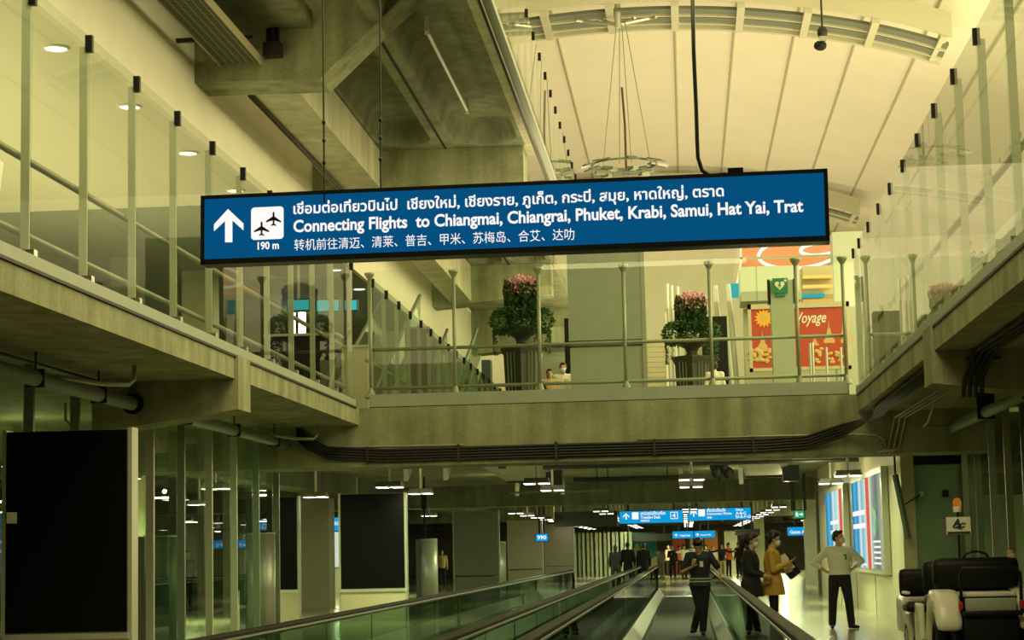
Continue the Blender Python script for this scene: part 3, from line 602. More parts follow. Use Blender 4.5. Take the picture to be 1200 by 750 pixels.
# door screens and lit panels on the left
for i, x in enumerate((-12.6, -11.85)):
    t = thing('light_box', ['tall white lit panel below the small blue sign, left one', 'tall white lit panel below the small blue sign, right one'][i], 'light box', (x, 70, 0)); bx('frame', M['fin_p'], t, x - .3, x + .3, 70, 70.2, 0, 2.6); bx('light_face', emit('soft_panel', (.75, .85, .72), .8), t, x - .24, x + .24, 69.98, 70, 1.1, 2.4)
fl = thing('fluted_partition', 'row of vertical fluted metal fins at the end of the left walkway', 'partition', (-6, 112, 0))
for k in range(22): bx('fin', M['flute' if k % 3 else 'fin'], fl, -8.3 + k * .24, -8.3 + k * .24 + .12 + .04 * (k % 2), 112 + .2 * (k % 2), 112.3 + .2 * (k % 2), 0, 2.5)

# ------------------------------------------------------------------ overhead signs of the lower hall
def lightsign(label, x0, x1, y, z0, z1, m, group=None):
    t = thing('overhead_sign', label, 'sign', (x0, y, z0), group)
    bx('case', M['signcase'], t, x0 - .03, x1 + .03, y + .005, y + .22, z0 - .03, z1 + .03); f = bx('sign_face', M[m], t, x0, x1, y - .004, y + .005, z0, z1)
    for xx in (x0 + .3, x1 - .4): bx('hanger', M['signcase'], t, xx, xx + .09, y + .06, y + .14, z1, 3.74)
    return t, f
def T(f, body, x, y, z, w, h, m='white', bold=.02): return text('lettering', body, M[m], f, (x, y - .006, z), XV, ZV, 0, 0, w, h, bold)
YS = 80
a = atY(726, 599, YS); bq = atY(800.5, 612.5, YS); s1, f1 = lightsign('bright blue transfers desk sign hanging right of the unlit dark sign', a.x, bq.x, YS, bq.z + .02, a.z - .02, 'cyan', 'lit blue overhead signs')
w = bq.x - a.x; z0 = bq.z + .02; h = a.z - bq.z
def arrow_up(f, x, y, z, s, m='white'): poly('arrow', [(x + s * u, z + s * v) for u, v in ((.5, 1), (1, .5), (1, .28), (.6, .66), (.6, 0), (.4, 0), (.4, .66), (0, .28), (0, .5))], M[m], f, (0, y, 0), XV, ZV, .002)
arrow_up(f1, a.x + .13, YS - .006, z0 + .16, .26)
bx('pictogram_tile', M['white'], f1, a.x + .5, a.x + .76, YS - .012, YS - .006, z0 + .16, z0 + .44)
T(f1, 'เคาน์เตอร์เปลี่ยนเครื่อง', a.x + .85, YS, z0 + .32, 1.0, .16); T(f1, 'Transfers Desk', a.x + .85, YS, z0 + .17, .8, .12); T(f1, '转机柜台', a.x + .85, YS, z0 + .05, .36, .085)
fr = MB(); [fr.box(a.x + 2.05 + u0, a.x + 2.05 + u1, YS - .012, YS - .006, z0 + .14 + v0, z0 + .14 + v1) for u0, u1, v0, v1 in ((0, .3, 0, .025), (0, .3, .255, .28), (0, .025, 0, .28), (.275, .3, 0, .28))]; fr.build('number_frame', M['white'], f1); T(f1, '4', a.x + 2.13, YS, z0 + .19, .13, .18)
a = atY(806, 596, YS); bq = atY(880, 609, YS); s2, f2 = lightsign('bright blue connecting-flights sign with gate letters, rightmost of the overhead signs', a.x, bq.x, YS, bq.z + .02, a.z - .02, 'cyan', 'lit blue overhead signs'); z0 = bq.z + .02
arrow_up(f2, a.x + .1, YS - .006, z0 + .16, .26); bx('pictogram_tile', M['white'], f2, a.x + .42, a.x + .68, YS - .012, YS - .006, z0 + .16, z0 + .44)
T(f2, 'เที่ยวบินเชื่อมต่อ', a.x + .76, YS, z0 + .33, .75, .16); T(f2, 'Connecting Flights', a.x + .76, YS, z0 + .18, 1.0, .12); T(f2, '转机', a.x + .76, YS, z0 + .06, .2, .085)
T(f2, 'Gates', a.x + 1.92, YS, z0 + .35, .3, .09); T(f2, 'A-B-C', a.x + 1.92, YS, z0 + .2, .42, .11); T(f2, 'D-E-F-G', a.x + 1.92, YS, z0 + .06, .6, .11)
a = atY(650, 601, YS); bq = atY(723, 615, YS); lightsign('unlit dark overhead sign left of the transfers desk sign', a.x, bq.x, YS, bq.z, a.z, 'signdark')
YS = 112
a = atY(788, 623, YS); bq = atY(812.5, 630.5, YS); s3, f3 = lightsign('small distant blue sign above the crowd, left of a pair', a.x, bq.x, YS, bq.z, a.z, 'cyan', 'lit blue overhead signs'); arrow_up(f3, a.x + .1, YS - .006, bq.z + .08, .2); T(f3, 'Transfers Desk', a.x + .4, YS, bq.z + .1, .6, .12)
a = atY(813.5, 622.5, YS); bq = atY(838, 630, YS); s4, f4 = lightsign('small distant blue sign above the crowd, right of a pair', a.x, bq.x, YS, bq.z, a.z, 'cyan', 'lit blue overhead signs'); arrow_up(f4, a.x + .08, YS - .006, bq.z + .08, .2); T(f4, 'Connecting Flights', a.x + .35, YS, bq.z + .1, .6, .12)
a = atY(730, 627, 114); bq = atY(786, 633, 114); lightsign('unlit dark distant sign above the teal mural', a.x, bq.x, 114, bq.z, a.z, 'signdark')
a = atY(367, 607, 60); bq = atY(399, 622, 60); s5, f5 = lightsign('small blue hanging sign left of the second black totem', a.x, bq.x, 60, bq.z, a.z, 'cyan', 'lit blue overhead signs'); bx('pictogram_tile', M['white'], f5, a.x + .08, a.x + .18, 59.985, 59.994, bq.z + .1, bq.z + .32); T(f5, 'ประตู', a.x + .4, 60, bq.z + .2, .2, .12); T(f5, 'เที่ยวบิน', a.x + .62, 60, bq.z + .18, .22, .14)
a = atY(284, 608, 58); bq = atY(291, 623, 58); lightsign('narrow blue sign seen through the left glass wall above the steel pylon', a.x, bq.x, 58, bq.z, a.z, 'cyan', 'lit blue overhead signs')
a = atY(628, 626, 84); bq = atY(642, 634, 84); s6, f6 = lightsign('small gate number screen between the pale totems', a.x, bq.x, 84, bq.z, a.z, 'cyan', 'lit blue overhead signs'); T(f6, '990', a.x + .06, 84, bq.z + .07, .38, .17)
a = atY(923, 618, 88); bq = atY(975, 626.5, 88); s7, f7 = lightsign('long low blue sign behind the staff, left of the lit posters', a.x, bq.x, 88, bq.z, a.z, 'cyan', 'lit blue overhead signs')
T(f7, 'Gates A B C D E F G', a.x + .1, 88, bq.z + .08, 1.7, .15)
a = atY(862, 621, 96); bq = atY(890, 626, 96); lightsign('dark distant overhead sign behind the person in black', a.x, bq.x, 96, bq.z, a.z, 'signdark')
a = atY(930.5, 598.5, 62); bq = atY(942.5, 607, 62); s8, f8 = lightsign('green running-man exit sign hanging left of the lit posters', a.x, bq.x, 62, bq.z, a.z, 'green')
w = bq.x - a.x; poly('arrow', [(a.x + w * u, bq.z + .23 * v) for u, v in ((.5, .42), (.72, .42), (.72, .25), (.92, .5), (.72, .75), (.72, .58), (.5, .58))], M['white'], f8, (0, 61.994, 0), XV, ZV, .002)
poly('running_figure', [(a.x + w * u, bq.z + .23 * v) for u, v in ((.12, .2), (.2, .2), (.26, .42), (.34, .2), (.44, .2), (.36, .5), (.42, .62), (.3, .72), (.32, .85), (.22, .85), (.22, .7), (.12, .6), (.14, .5), (.2, .52))], M['white'], f8, (0, 61.994, 0), XV, ZV, .002)

# ------------------------------------------------------------------ lit posters on the right wall
AD = ramp_emit('poster_print', 1, [(0, (.40, .42, .34)), (.12, (.14, .20, .15)), (.26, (.30, .36, .28)), (.34, (.75, .80, .7)), (.37, (.72, .13, .05)), (.46, (.72, .13, .05)), (.49, (.62, .78, .72)), (.62, (.20, .48, .58)), (.70, (.70, .85, .8)), (.78, (.03, .25, .48)), (.88, (.10, .45, .68)), (.96, (.02, .20, .42))], 1.0)
AD2 = ramp_emit('poster_print_b', 1, [(0, (.70, .80, .72)), (.03, (.72, .13, .05)), (.16, (.72, .13, .05)), (.2, (.72, .84, .78)), (.42, (.35, .66, .70)), (.52, (.72, .86, .8)), (.64, (.04, .28, .50)), (.80, (.10, .46, .68)), (.95, (.02, .22, .44))], 1.0)
def poster(label, y0, y1, z0, z1, m, full):
    t = thing('lit_poster', label, 'poster', (3.9, y0, z0), 'lit posters on the right wall')
    bx('case', M['fin_p'], t, 3.86, 3.985, y0 - .25, y1 + .2, z0 - .1, z1 + .12); f = bx('print', m, t, 3.85, 3.86, y0, y1, z0, z1)
    L = y1 - y0
    for zz, a, c in ((.60, .52, .97), (.45, .52, .97), (.03, .52, .97)) if full else ((.52, .25, .7), (.38, .25, .7)): bx('caption_strip', M['white'], f, 3.843, 3.848, y0 + L * a, y0 + L * c, z0 + (z1 - z0) * zz, z0 + (z1 - z0) * (zz + (.055 if zz > .1 else .02)))
    if full:
        for i in range(5): bx('caption_strip', M['white'], f, 3.843, 3.848, y0 + L * .04, y0 + L * (.26 - .02 * (i % 2)), z0 + .1 + i * .11, z0 + .14 + i * .11)
        for i, (u, v, s) in enumerate([(.2, .55, .16), (.13, .48, .13), (.22, .42, .15), (.15, .66, .1), (.24, .62, .09)]): MB().ell((3.847, y0 + L * u, z0 + (z1 - z0) * v), (.004, s * 2.2, s)).build('green_motif', emit('motif', (.10, .36, .12) if i % 2 else (.35, .55, .3), 1), f)
    return t
poster('lit blue and white poster with an orange stripe, nearer one on the right wall', 39.6, 46.3, .98, 2.9, AD, True)
poster('lit blue and white poster with an orange stripe, farther one beside the man in white', 49.2, 55.0, 1.1, 2.88, AD2, False)
br = thing('leaning_tube', 'green-grey square tube leaning off the cream column beside the near poster', 'tube', (3.95, 36.4, 1.6))
p0 = atY(1049, 556, 36.3); p1 = atY(1064.5, 631, 36.3); MB().tube([p0, p1], .055, 4).build('tube', M['fin'], br)
q0 = atY(1061, 591, 36.3); q1 = atY(1080, 578, 36.7); MB().tube([q0, q1], .012).build('stay', M['cable'], br); MB().ell(q1, (.05, .05, .06)).build('socket', M['steel_p'], br); MB().tube([p0, p0 + ZV * 1.0], .02).build('hanger', M['cable'], br)
p = atY(1108, 578, 36.78); t = thing('call_point', 'small dark square call point on the dark green wall', 'switch', tuple(p)); bx('plate', M['black'], t, p.x - .05, p.x + .05, 36.75, 36.8, p.z - .06, p.z + .06); MB().ell((p.x, 36.745, p.z), (.02, .012, .02)).build('button', M['tail_lamp'] if 'tail_lamp' in M else M['redl'], t)

# ------------------------------------------------------------------ moving walkways
def walkway(label, xa, xb, ya, yb, ends):
    t = thing('moving_walkway', label, 'moving walkway', ((xa + xb) / 2, ya, 0), 'moving walkways')
    bx('belt', M['belt'], t, xa + .22, xb - .22, ya, yb, .0, .02)
    for yy in (yb,): bx('comb_plate', M['steel_p'], t, xa, xb, yy, yy + 1.6, 0, .022)
    for k, (x, s) in enumerate(((xa, 1), (xb, -1))):
        ye = ends[k]
        mb = MB(); mb.prism([(x - s * .10, ya, 0), (x - s * .10, ya, .16), (x + s * .06, ya, .30), (x + s * .20, ya, .10), (x + s * .20, ya, 0)], (0, ye - ya + .6, 0)); sk = mb.build('skirt', M['skirt'], t)
        y = ya
        while y < ye - .1:
            y2 = min(y + 2.4, ye); bx('glass_panel', M['glasswk'], t, x - .008, x + .008, y + .006, y2 - .006, .26, .93); y = y2
        mb = MB(); mb.box(x - .05, x + .05, ya, ye, .94, .99); mb.tube([(x, ye, .965), (x, ye + .28, .93), (x, ye + .46, .80), (x, ye + .52, .62), (x, ye + .46, .44), (x, ye + .28, .32), (x, ye, .28)], .042, 8)
        mb.build('handrail', M['rubber'], t, False, .012)
        bx('rail_trim', M['fin'], t, x - .03, x + .03, ya, ye, .925, .938)
        bx('rail_edge', M['steel_p'], t, x + .052 * (-1), x - .058, ya, ye, .945, .96); bx('rail_edge', M['steel_p'], t, x + .052, x + .058, ya, ye, .945, .96)
    return t
w1 = walkway('left moving walkway between black glass-sided handrails', -3.06, -1.46, 7, 54, (52.5, 60)); w2 = walkway('right moving walkway with the person in navy standing on it', -.94, .62, 7, 61, (60, 60))
for px, y, x in ((513, 26.5, -3.075), (609, 37, -3.075)): bx('warning_strip', M['ylw'], w1, x - .02, x, y - .12, y + .12, .22, .9)
for y in (30,): bx('warning_strip', M['ylw'], w2, -.955, -.935, y - .10, y + .10, .28, .9)

# ------------------------------------------------------------------ airport buggy
bg = thing('passenger_buggy', 'white passenger buggy with black seats and amber beacon, seen from behind at lower right', 'buggy', (3.45, 24, 0))
def rbox(name, m, x0, x1, y0, y1, z0, z1, bev, par=bg): return MB().box(x0, x1, y0, y1, z0, z1).build(name, M[m], par, True, bev)
mb = MB()
prof = [(23.48, .46), (23.5, .60), (23.58, .78), (23.72, .88), (23.9, .93), (24.3, .93), (24.5, .80), (24.62, .55), (24.8, .42), (25.0, .36), (25.0, .24), (24.5, .24), (24.46, .42), (24.36, .56), (24.2, .64), (24.0, .66), (23.8, .60), (23.66, .50), (23.58, .46)]
for x, d in ((2.88, .30), (3.82, .24)):
    mb = MB(); mb.prism([(x, y, z) for y, z in prof], (d, 0, 0)); mb.build('rear_wing', M['cart'], bg, True, .07)
rbox('rear_deck', 'cart', 3.18, 3.82, 23.62, 24.3, .84, .90, .02)
rbox('rear_box', 'cartdark', 3.19, 3.81, 23.45, 24.3, .22, .66, .02)
rbox('rear_plate', 'grey_p', 3.22, 3.80, 23.5, 23.6, .68, .83, .01)
rbox('bumper', 'black', 3.17, 3.85, 23.40, 23.48, .63, .69, .02)
rbox('seat_back', 'cartdark', 2.93, 3.95, 24.05, 24.28, .93, 1.30, .09)
rbox('seat_back', 'cartdark', 2.86, 3.9, 24.5, 24.7, .86, 1.27, .09)
rbox('seat', 'cartdark', 2.9, 3.9, 24.3, 24.9, .72, .86, .05)
rbox('seat_back', 'cartdark', 2.72, 3.6, 25.9, 26.05, .80, 1.16, .07)
rbox('seat', 'cartdark', 2.74, 3.6, 25.4, 25.95, .62, .74, .05)
rbox('front_body', 'cart', 2.80, 3.85, 26.4, 27.3, .30, .80, .08)
rbox('side_panel', 'cart', 2.84, 2.92, 25.0, 25.5, .22, .74, .03); rbox('side_panel', 'cart', 2.82, 2.9, 25.9, 26.5, .22, .60, .03); rbox('floor_pan', 'cartdark', 2.86, 3.95, 24.2, 27, .22, .30, .02)
rbox('armrest', 'cart', 2.74, 2.80, 25.45, 25.95, .84, .88, .015)
MB().tube([(3.17, 23.52, .66), (3.17, 23.5, 1.12), (3.2, 23.5, 1.18), (3.8, 23.5, 1.18), (3.86, 23.5, 1.12), (3.86, 23.52, .66)], .02, 8).build('grab_frame', M['black'], bg, True)
MB().tube([(3.30, 24.2, 1.28), (3.34, 24.2, 1.34), (3.42, 24.2, 1.37), (3.5, 24.2, 1.37), (3.58, 24.2, 1.34), (3.62, 24.2, 1.28)], .014, 8).build('grab_handle', M['black'], bg, True)
def wheel(x, y, r=.26):
    t = MB(); t.torus(r - .08, .08, 0, 28, 10); [setattr(v, 'co', Vector((x + v.co.z * 1.1, y + v.co.x, r + v.co.y))) for v in t.b.verts]; w_ = t.build('wheel', M['rubber'], bg, True)
    h = MB(); h.tube([(x - .05, y, r), (x + .05, y, r)], r - .13, 18); h.build('hub', M['steel'], w_)
wheel(2.99, 24.05, .30); wheel(3.9, 24.05, .30); wheel(2.90, 26.3, .25); wheel(3.8, 26.3, .25)
for x in (3.13, 3.83): rbox('tail_lamp', 'redl', x, x + .05, 23.44, 23.5, .70, .80, .01)
MB().tube([(3.285, 24.32, .9), (3.285, 24.32, 1.86)], .012, 8).build('beacon_pole', M['black'], bg)
MB().lathe([(.05, 1.85), (.055, 1.91), (.05, 1.915)], 3.285, 24.32).build('beacon_base', M['whitep'], bg); MB().lathe([(.05, 1.915), (.052, 1.97), (.04, 2.01), (.015, 2.02)], 3.285, 24.32, 16).build('beacon', M['amber'], bg, True)
pc = bx('placard', M['card'], bg, 3.14, 3.43, 24.28, 24.29, 1.58, 1.79); bx('placard_strip', M['logo'], pc, 3.15, 3.42, 24.274, 24.28, 1.585, 1.615)
text('lettering', 'A', M['logo'], pc, (3.205, 24.274, 1.67), XV, ZV, 0, 0, .10, .10, .05, shear=.3); text('lettering', 'C', M['logo'], pc, (3.29, 24.274, 1.66), XV, ZV, 0, 0, .08, .06, .05, shear=.3)
poly('emblem', [(.26, .095), (.33, .075), (.29, .125), (.21, .10)], M['logo'], pc, (3.0, 24.274, 1.56), XV, ZV, .001)
bx('placard_back', M['steel'], bg, 3.09, 3.2, 24.35, 24.36, 1.56, 1.77)
MB().ell((3.88, 24.15, 1.30), (.06, .05, .05)).ell((3.86, 24.15, 1.35), (.04, .03, .03)).build('rag', M['tan'], bg)

# ------------------------------------------------------------------ planters on the upper floor
def planter(label, loc, sc):
    t = thing('flower_planter', label, 'planter', loc, 'tall planters behind the footbridge'); rnd = random.Random(3)
    z = 0
    b_ = MB().loft([(0, 0, 0, .34, .34), (0, 0, 1.55, .40, .40), (0, 0, 1.7, .48, .48), (0, 0, 1.74, .48, .48)], 4); ped = b_.build('pedestal', M['pot'], t, local=True)
    for s in range(4):
        for k in range(9):
            u = -.26 + .065 * k; c0 = Vector((u, -.262, .05)); c1 = Vector((u * 1.15, -.30, 1.6)); mt = Matrix.Rotation(s * PI / 2, 3, 'Z'); MB().tube([mt @ c0, mt @ c1], .012, 4).build('slat', M['slat'], ped, local=True)
    MB().lathe([(.16, 1.74), (.12, 1.82), (.16, 1.92), (.36, 2.02), (.52, 2.10), (.50, 2.12)], seg=24).build('bowl', M['pot'], t, True, local=True)
    def leaves(name, m, n, fn, size):
        mb = MB()
        for i in range(n):
            p, d = fn(); d = Vector(d).normalized(); sd = d.cross(Vector((rnd.uniform(-1, 1), rnd.uniform(-1, 1), rnd.uniform(-1, 1)))).normalized(); L = size * rnd.uniform(.6, 1.3); p = Vector(p)
            nn = d.cross(sd) * L * .12
            mb.quad(p, p + d * L * .5 + sd * L * .32 + nn, p + d * L, p + d * L * .5 - sd * L * .32 + nn)
        o = mb.build(name, m, t, local=True); o['kind'] = 'stuff'; return o
    def ring():
        a = rnd.uniform(0, 2 * PI); f = rnd.uniform(0, 2 * PI); R = .43 + .22 * math.cos(f) * rnd.uniform(.7, 1.05); zz = 2.27 + .26 * math.sin(f) * rnd.uniform(.7, 1)
        return (R * math.cos(a), R * math.sin(a), zz), (math.cos(a) + rnd.uniform(-.6, .6), math.sin(a) + rnd.uniform(-.6, .6), rnd.uniform(-.6, .8))
    leaves('ivy', M['ivy'], 2600, ring, .075)
    def trail():
        a = rnd.choice((.2, .5, 2.9, 3.3, 3.9, 5.4, 5.9)) + rnd.uniform(-.2, .2); zz = 2.1 - rnd.random() ** 1.5 * .5
        return (.58 * math.cos(a), .58 * math.sin(a), zz), (math.cos(a) + rnd.uniform(-.5, .5), math.sin(a) + rnd.uniform(-.5, .5), -.8)
    leaves('trailing_ivy', M['ivy'], 420, trail, .06)
    def core():
        a = rnd.uniform(0, 2 * PI); r_ = .30 * rnd.random() ** .5; return (r_ * math.cos(a), r_ * math.sin(a), rnd.uniform(2.3, 2.95)), (math.cos(a) * .55, math.sin(a) * .55, 1.0)
    leaves('upright_leaves', M['leaf'], 900, core, .19)
    def flower():
        a = rnd.uniform(0, 2 * PI); r_ = .36 * rnd.random() ** .5; return (r_ * math.cos(a), r_ * math.sin(a), rnd.uniform(2.92, 3.25) - .3 * r_), (rnd.uniform(-1, 1), rnd.uniform(-1, 1), rnd.uniform(-.3, 1))
    leaves('flowers', M['pink'], 1200, flower, .08)
    t.scale = (sc, sc, sc); return t
planter('tall iron planter with ivy bowl and pink flowers left of the grey display board', (-3.32, 41, UZ), 1.0)
planter('tall iron planter with ivy and pink flowers right of the grey display board', (.25, 43.6, UZ), .96)

# ------------------------------------------------------------------ things standing on the upper floor beyond the footbridge
db = thing('display_board', 'large blank grey-green display board behind the footbridge, between the two planters', 'display board', (-1.45, 38.5, UZ))
bx('lower_panel', M['grey_p'], db, -2.17, -.72, 38.5, 38.75, UZ, 5.46); bx('upper_panel', M['grey_p'], db, -2.19, -.74, 38.48, 38.78, 5.60, 7.95)
bx('joint', M['post'], db, -2.15, -.72, 38.54, 38.72, 5.46, 5.60); bx('edge_frame', M['post'], db, -.74, -.66, 38.47, 38.8, UZ, 7.97); bx('ledge', M['grey_p'], db, -2.21, -.70, 38.44, 38.5, 5.50, 5.55)
ac = thing('information_column', 'pale grey-green column carrying the green defibrillator sign', 'column', (2.3, 44, UZ))
bx('shaft', M['palegreen'], ac, 2.05, 2.56, 44, 44.5, UZ, 7.42)
for x in (1.99, 2.56): bx('side_strip', M['black'], ac, x, x + .05, 43.98, 44.3, 6.9, 7.44)
a_ = atY(905, 326, 43.9); c_ = atY(923.5, 343, 43.9); sgn = bx('sign_plate', M['aed'], ac, a_.x, c_.x, 43.93, 43.98, c_.z, a_.z)
cx, cz = (a_.x + c_.x) / 2, (a_.z + c_.z) / 2
hp = [(.105 * 1.05 * (16 * math.sin(u) ** 3) / 16, .105 * (13 * math.cos(u) - 5 * math.cos(2 * u) - 2 * math.cos(3 * u) - math.cos(4 * u)) / 15 + .01) for u in [2 * PI * i / 28 for i in range(28)]]
poly('heart', hp, M['whitep'], sgn, (cx - .01, 43.928, cz), XV, ZV, .002); poly('bolt', [(.0, .07), (-.04, -.01), (-.005, -.005), (-.03, -.08), (.04, .015), (.005, .012), (.03, .07)], M['aed'], sgn, (cx - .01, 43.922, cz), XV, ZV, .002)
poly('cross', [(-.012, .035), (.012, .035), (.012, .012), (.035, .012), (.035, -.012), (.012, -.012), (.012, -.035), (-.012, -.035), (-.012, -.012), (-.035, -.012), (-.035, .012), (-.012, .012)], M['whitep'], sgn, (cx + .12, 43.928, cz + .11), XV, ZV, .002)
text('lettering', 'AED', M['black'], ac, (cx - .1, 43.98, c_.z - .065), XV, ZV, 0, 0, .2, .05, .03)
pr = MB(); pr.prism([(cx - .11, 43.94, c_.z - .07), (cx + .11, 43.94, c_.z - .07), (cx + .07, 43.94, c_.z), (cx - .07, 43.94, c_.z)], (0, .05, 0)); pr.build('sign_foot', M['aed'], ac)
# shop front with billboard
YB = 50
a_ = atY(876, 357, YB); c_ = atY(998, 432, YB); bb = thing('billboard', 'red travel billboard with golden sun and temple spires behind the defibrillator column', 'billboard', (a_.x, YB, UZ))
BW = c_.x - a_.x; BH = a_.z - c_.z
pn = bx('panel', M['red'], bb, a_.x + .06, c_.x - .06, YB, YB + .12, c_.z + .06, a_.z - .12)
for x0_, x1_, z0_, z1_ in ((a_.x, c_.x, a_.z - .13, a_.z), (a_.x, c_.x, c_.z, c_.z + .08), (a_.x, a_.x + .08, c_.z, a_.z), (c_.x - .08, c_.x, c_.z, a_.z)): bx('frame', M['base'], bb, x0_, x1_, YB - .04, YB + .16, z0_, z1_)
sc = atY(895, 373, YB); sun = [((.25 if i % 2 == 0 else .165) * math.sin(2 * PI * i / 28), (.25 if i % 2 == 0 else .165) * math.cos(2 * PI * i / 28)) for i in range(28)]
sp = poly('sun', sun, M['yellow'], pn, (sc.x, YB - .003, sc.z), XV, ZV, .002); poly('sun_face', [(.08 * math.sin(u), .08 * math.cos(u)) for u in [PI * i / 10 for i in range(20)]], M['gold'], sp, (sc.x, YB - .009, sc.z), XV, ZV, .002)
v0 = atY(934, 383, YB); v1 = atY(968, 365, YB); text('lettering', 'Voyage', M['whitep'], pn, (v0.x, YB - .004, v0.z), XV, ZV, 0, 0, v1.x - v0.x, v1.z - v0.z, .01, shear=.35)
def stupa(px, py0, py1, w):
    p0_ = atY(px, py1, YB); h_ = atY(px, py0, YB).z - p0_.z
    poly('temple_spire', [(-w, 0), (-w, h_ * .14), (-w * .75, h_ * .16), (-w * .7, h_ * .3), (-w * .45, h_ * .34), (-w * .3, h_ * .55), (-w * .1, h_ * .62), (0, h_), (w * .1, h_ * .62), (w * .3, h_ * .55), (w * .45, h_ * .34), (w * .7, h_ * .3), (w * .75, h_ * .16), (w, h_ * .14), (w, 0)], M['gold'], pn, (p0_.x, YB - .003, p0_.z), XV, ZV, .002)
for args in ((894, 386, 412, .16), (972, 373, 402, .14), (993, 368, 402, .16), (988, 372, 395, .05), (955, 392, 405, .1)): stupa(*args)
rnd = random.Random(5); mb = MB()
for i in range(46):
    px = rnd.choice((rnd.uniform(880, 902), rnd.uniform(954, 995))); py = rnd.uniform(409, 425); q = atY(px, py, YB); mb.ell((q.x, YB - .01, q.z), (rnd.uniform(.05, .1), .02, rnd.uniform(.04, .08)), sub=1)
mb.build('printed_crowd', M['gold'], pn, True)
for px in (949, 952, 936, 968, 985): q = atY(px, 402, 46.5); tag(MB().tube([(q.x, 46.5, UZ), (q.x, 46.5, q.z - (.0 if px < 955 else .1))], .03).build('queue_post', M['steel_p'], None), {949: 'pale slender post just right of the defibrillator column', 952: 'second pale slender post right of the defibrillator column', 936: 'pale slender post touching the defibrillator column', 968: 'pale slender post before the spires of the red billboard', 985: 'pale slender post at the right end of the red billboard'}[px], 'post', 'slender posts before the billboard')
sf = thing('shop_front', 'pale grey-green shop fascia box above the red billboard', 'shop front', (3, 52, UZ))
a_ = atY(867, 313, 52); c_ = atY(938, 351, 52); bx('fascia', M['palegreen'], sf, a_.x, c_.x, 52, 53.5, c_.z, a_.z); bx('joint', M['post'], sf, a_.x + .42, a_.x + .44, 51.99, 52, c_.z, a_.z)
a2 = atY(940, 312, 53); c2 = atY(977, 358, 53); bx('recess', M['khaki'], sf, a2.x, c2.x, 53, 54, c2.z, a2.z); a3 = atY(940, 344, 52.9); c3 = atY(966, 350, 52.9); bx('screen', M['teal'], sf, a3.x, c3.x, 52.85, 53, c3.z + .05, a3.z - .02)
for py in (326, 337, 354): q = atY(940, py, 52.9); q1 = atY(975, py, 52.9); bx('shelf', M['gold'], sf, q.x, q1.x, 52.7, 53, q.z - .04, q.z + .04)
bx('support', M['fin_p'], sf, a_.x + .1, c2.x, 53.6, 54.4, UZ, c_.z)
a_ = atY(975, 272, 56); c_ = atY(1002, 360, 56); tag(bx('pier', M['palegreen'], None, a_.x, c_.x + .3, 56, 57, UZ, a_.z), 'pale square pier behind the right end of the red billboard', 'pier')['kind'] = 'structure'
oc = thing('shop_ceiling', 'orange shop canopy underside with glowing oval ring lights above the billboard', 'canopy', (3.6, 58, 10.4))
bx('panel', M['orange'], oc, 1.9, 4.72, 58, 66, 10.5, 10.6); bx('edge', M['khaki'], oc, 1.85, 4.72, 57.9, 58, 9.95, 10.02); bx('edge', M['cream'], oc, 1.85, 1.9, 57.9, 66, 9.9, 10.7)
MB().torus(1.25, .05, 10.46, 48, 8, 3.75, 60.5, 1, 2.6).build('ring_light', M['ring'], oc, True); MB().torus(.55, .05, 10.46, 36, 8, 4.3, 59.8, 1, 2.2).build('ring_light', M['ring'], oc, True)
tag(bx('departure_screen', M['teal'], None, 1.32, 1.95, 55, 55.1, 8.45, 8.85), 'small teal screen left of the shop fascia, behind the right planter', 'screen')
# escalators and stairs
def escalator(label, x, y, w, rise, length, group='escalators beyond the footbridge', z=UZ, dirn=1, g='glassw'):
    t = thing('escalator', label, 'escalator', (x, y, z), group); sl = rise / length
    n = int(length / .4)
    mb = MB()
    for i in range(n): yy = y + dirn * i * .4; y0_, y1_ = sorted((yy, yy + dirn * .4)); mb.box(x - w / 2 + .18, x + w / 2 - .18, y0_, y1_, z + i * .4 * sl - .3, z + (i + 1) * .4 * sl)
    mb.build('steps', M['post'], t)
    for s in (-1, 1):
        xx = x + s * w / 2; P = lambda d, h: (xx, y + dirn * d, z + d * sl + h)
        m_ = MB(); m_.prism([P(-.8, .0), P(-.8, .9), P(length, .9), P(length, 0)], (.02 * s, 0, 0)); m_.build('glass_side', M[g], t)
        MB().tube([P(-.8, .1), P(-1.0, .3), P(-1.05, .6), P(-.9, .85), P(-.6, .95), P(length, .95)], .05, 8).build('handrail', M['fin'], t, True)
        m_ = MB(); m_.prism([P(-.9, -.35), P(-.9, .14), P(length, .14), P(length, -.35)], (.12 * s, 0, 0)); m_.build('skirt', M['steel_p'], t)
    return t
escalator('escalator with pale side panels rising behind the right planter', .75, 57.5, 1.6, 4.2, 9)
escalator('mirror-sided escalator in the left gallery, nearest the footbridge', -7.25, 42.5, 1.0, 3.2, 8); escalator('mirror-sided escalator in the left gallery farther along the glass', -6.55, 50.5, .9, 3.2, 8)
escalator('pale escalator rising along the cream wall behind the left planter', -4.5, 62, 1.3, 5.2, 10, g='glassw')
sr = thing('staircase', 'narrow pale staircase between the display board and the right planter', 'stairs', (-.8, 58, UZ))
for i in range(22): bx('step', M['pale_step'] if 'pale_step' in M else M['base'], sr, -1.2, -.45, 58 + i * .28, 58.28 + i * .28, UZ + i * .19, UZ + (i + 1) * .19 - .04)
MB().tube([(-.42, 58, UZ + 1), (-.42, 64, UZ + 5.1)], .05).build('handrail', M['steel_p'], sr)
for i, (px, py) in enumerate(((782, 333), (787, 335), (794, 336))): q = atY(px, py, 55); tag(MB().tube([(q.x, 55, UZ), (q.x, 55, q.z)], .045).build('post', M['steel_p'], None), 'tall pale post left of the right planter, %s from the stairs' % ORD[i], 'post', 'tall pale posts')
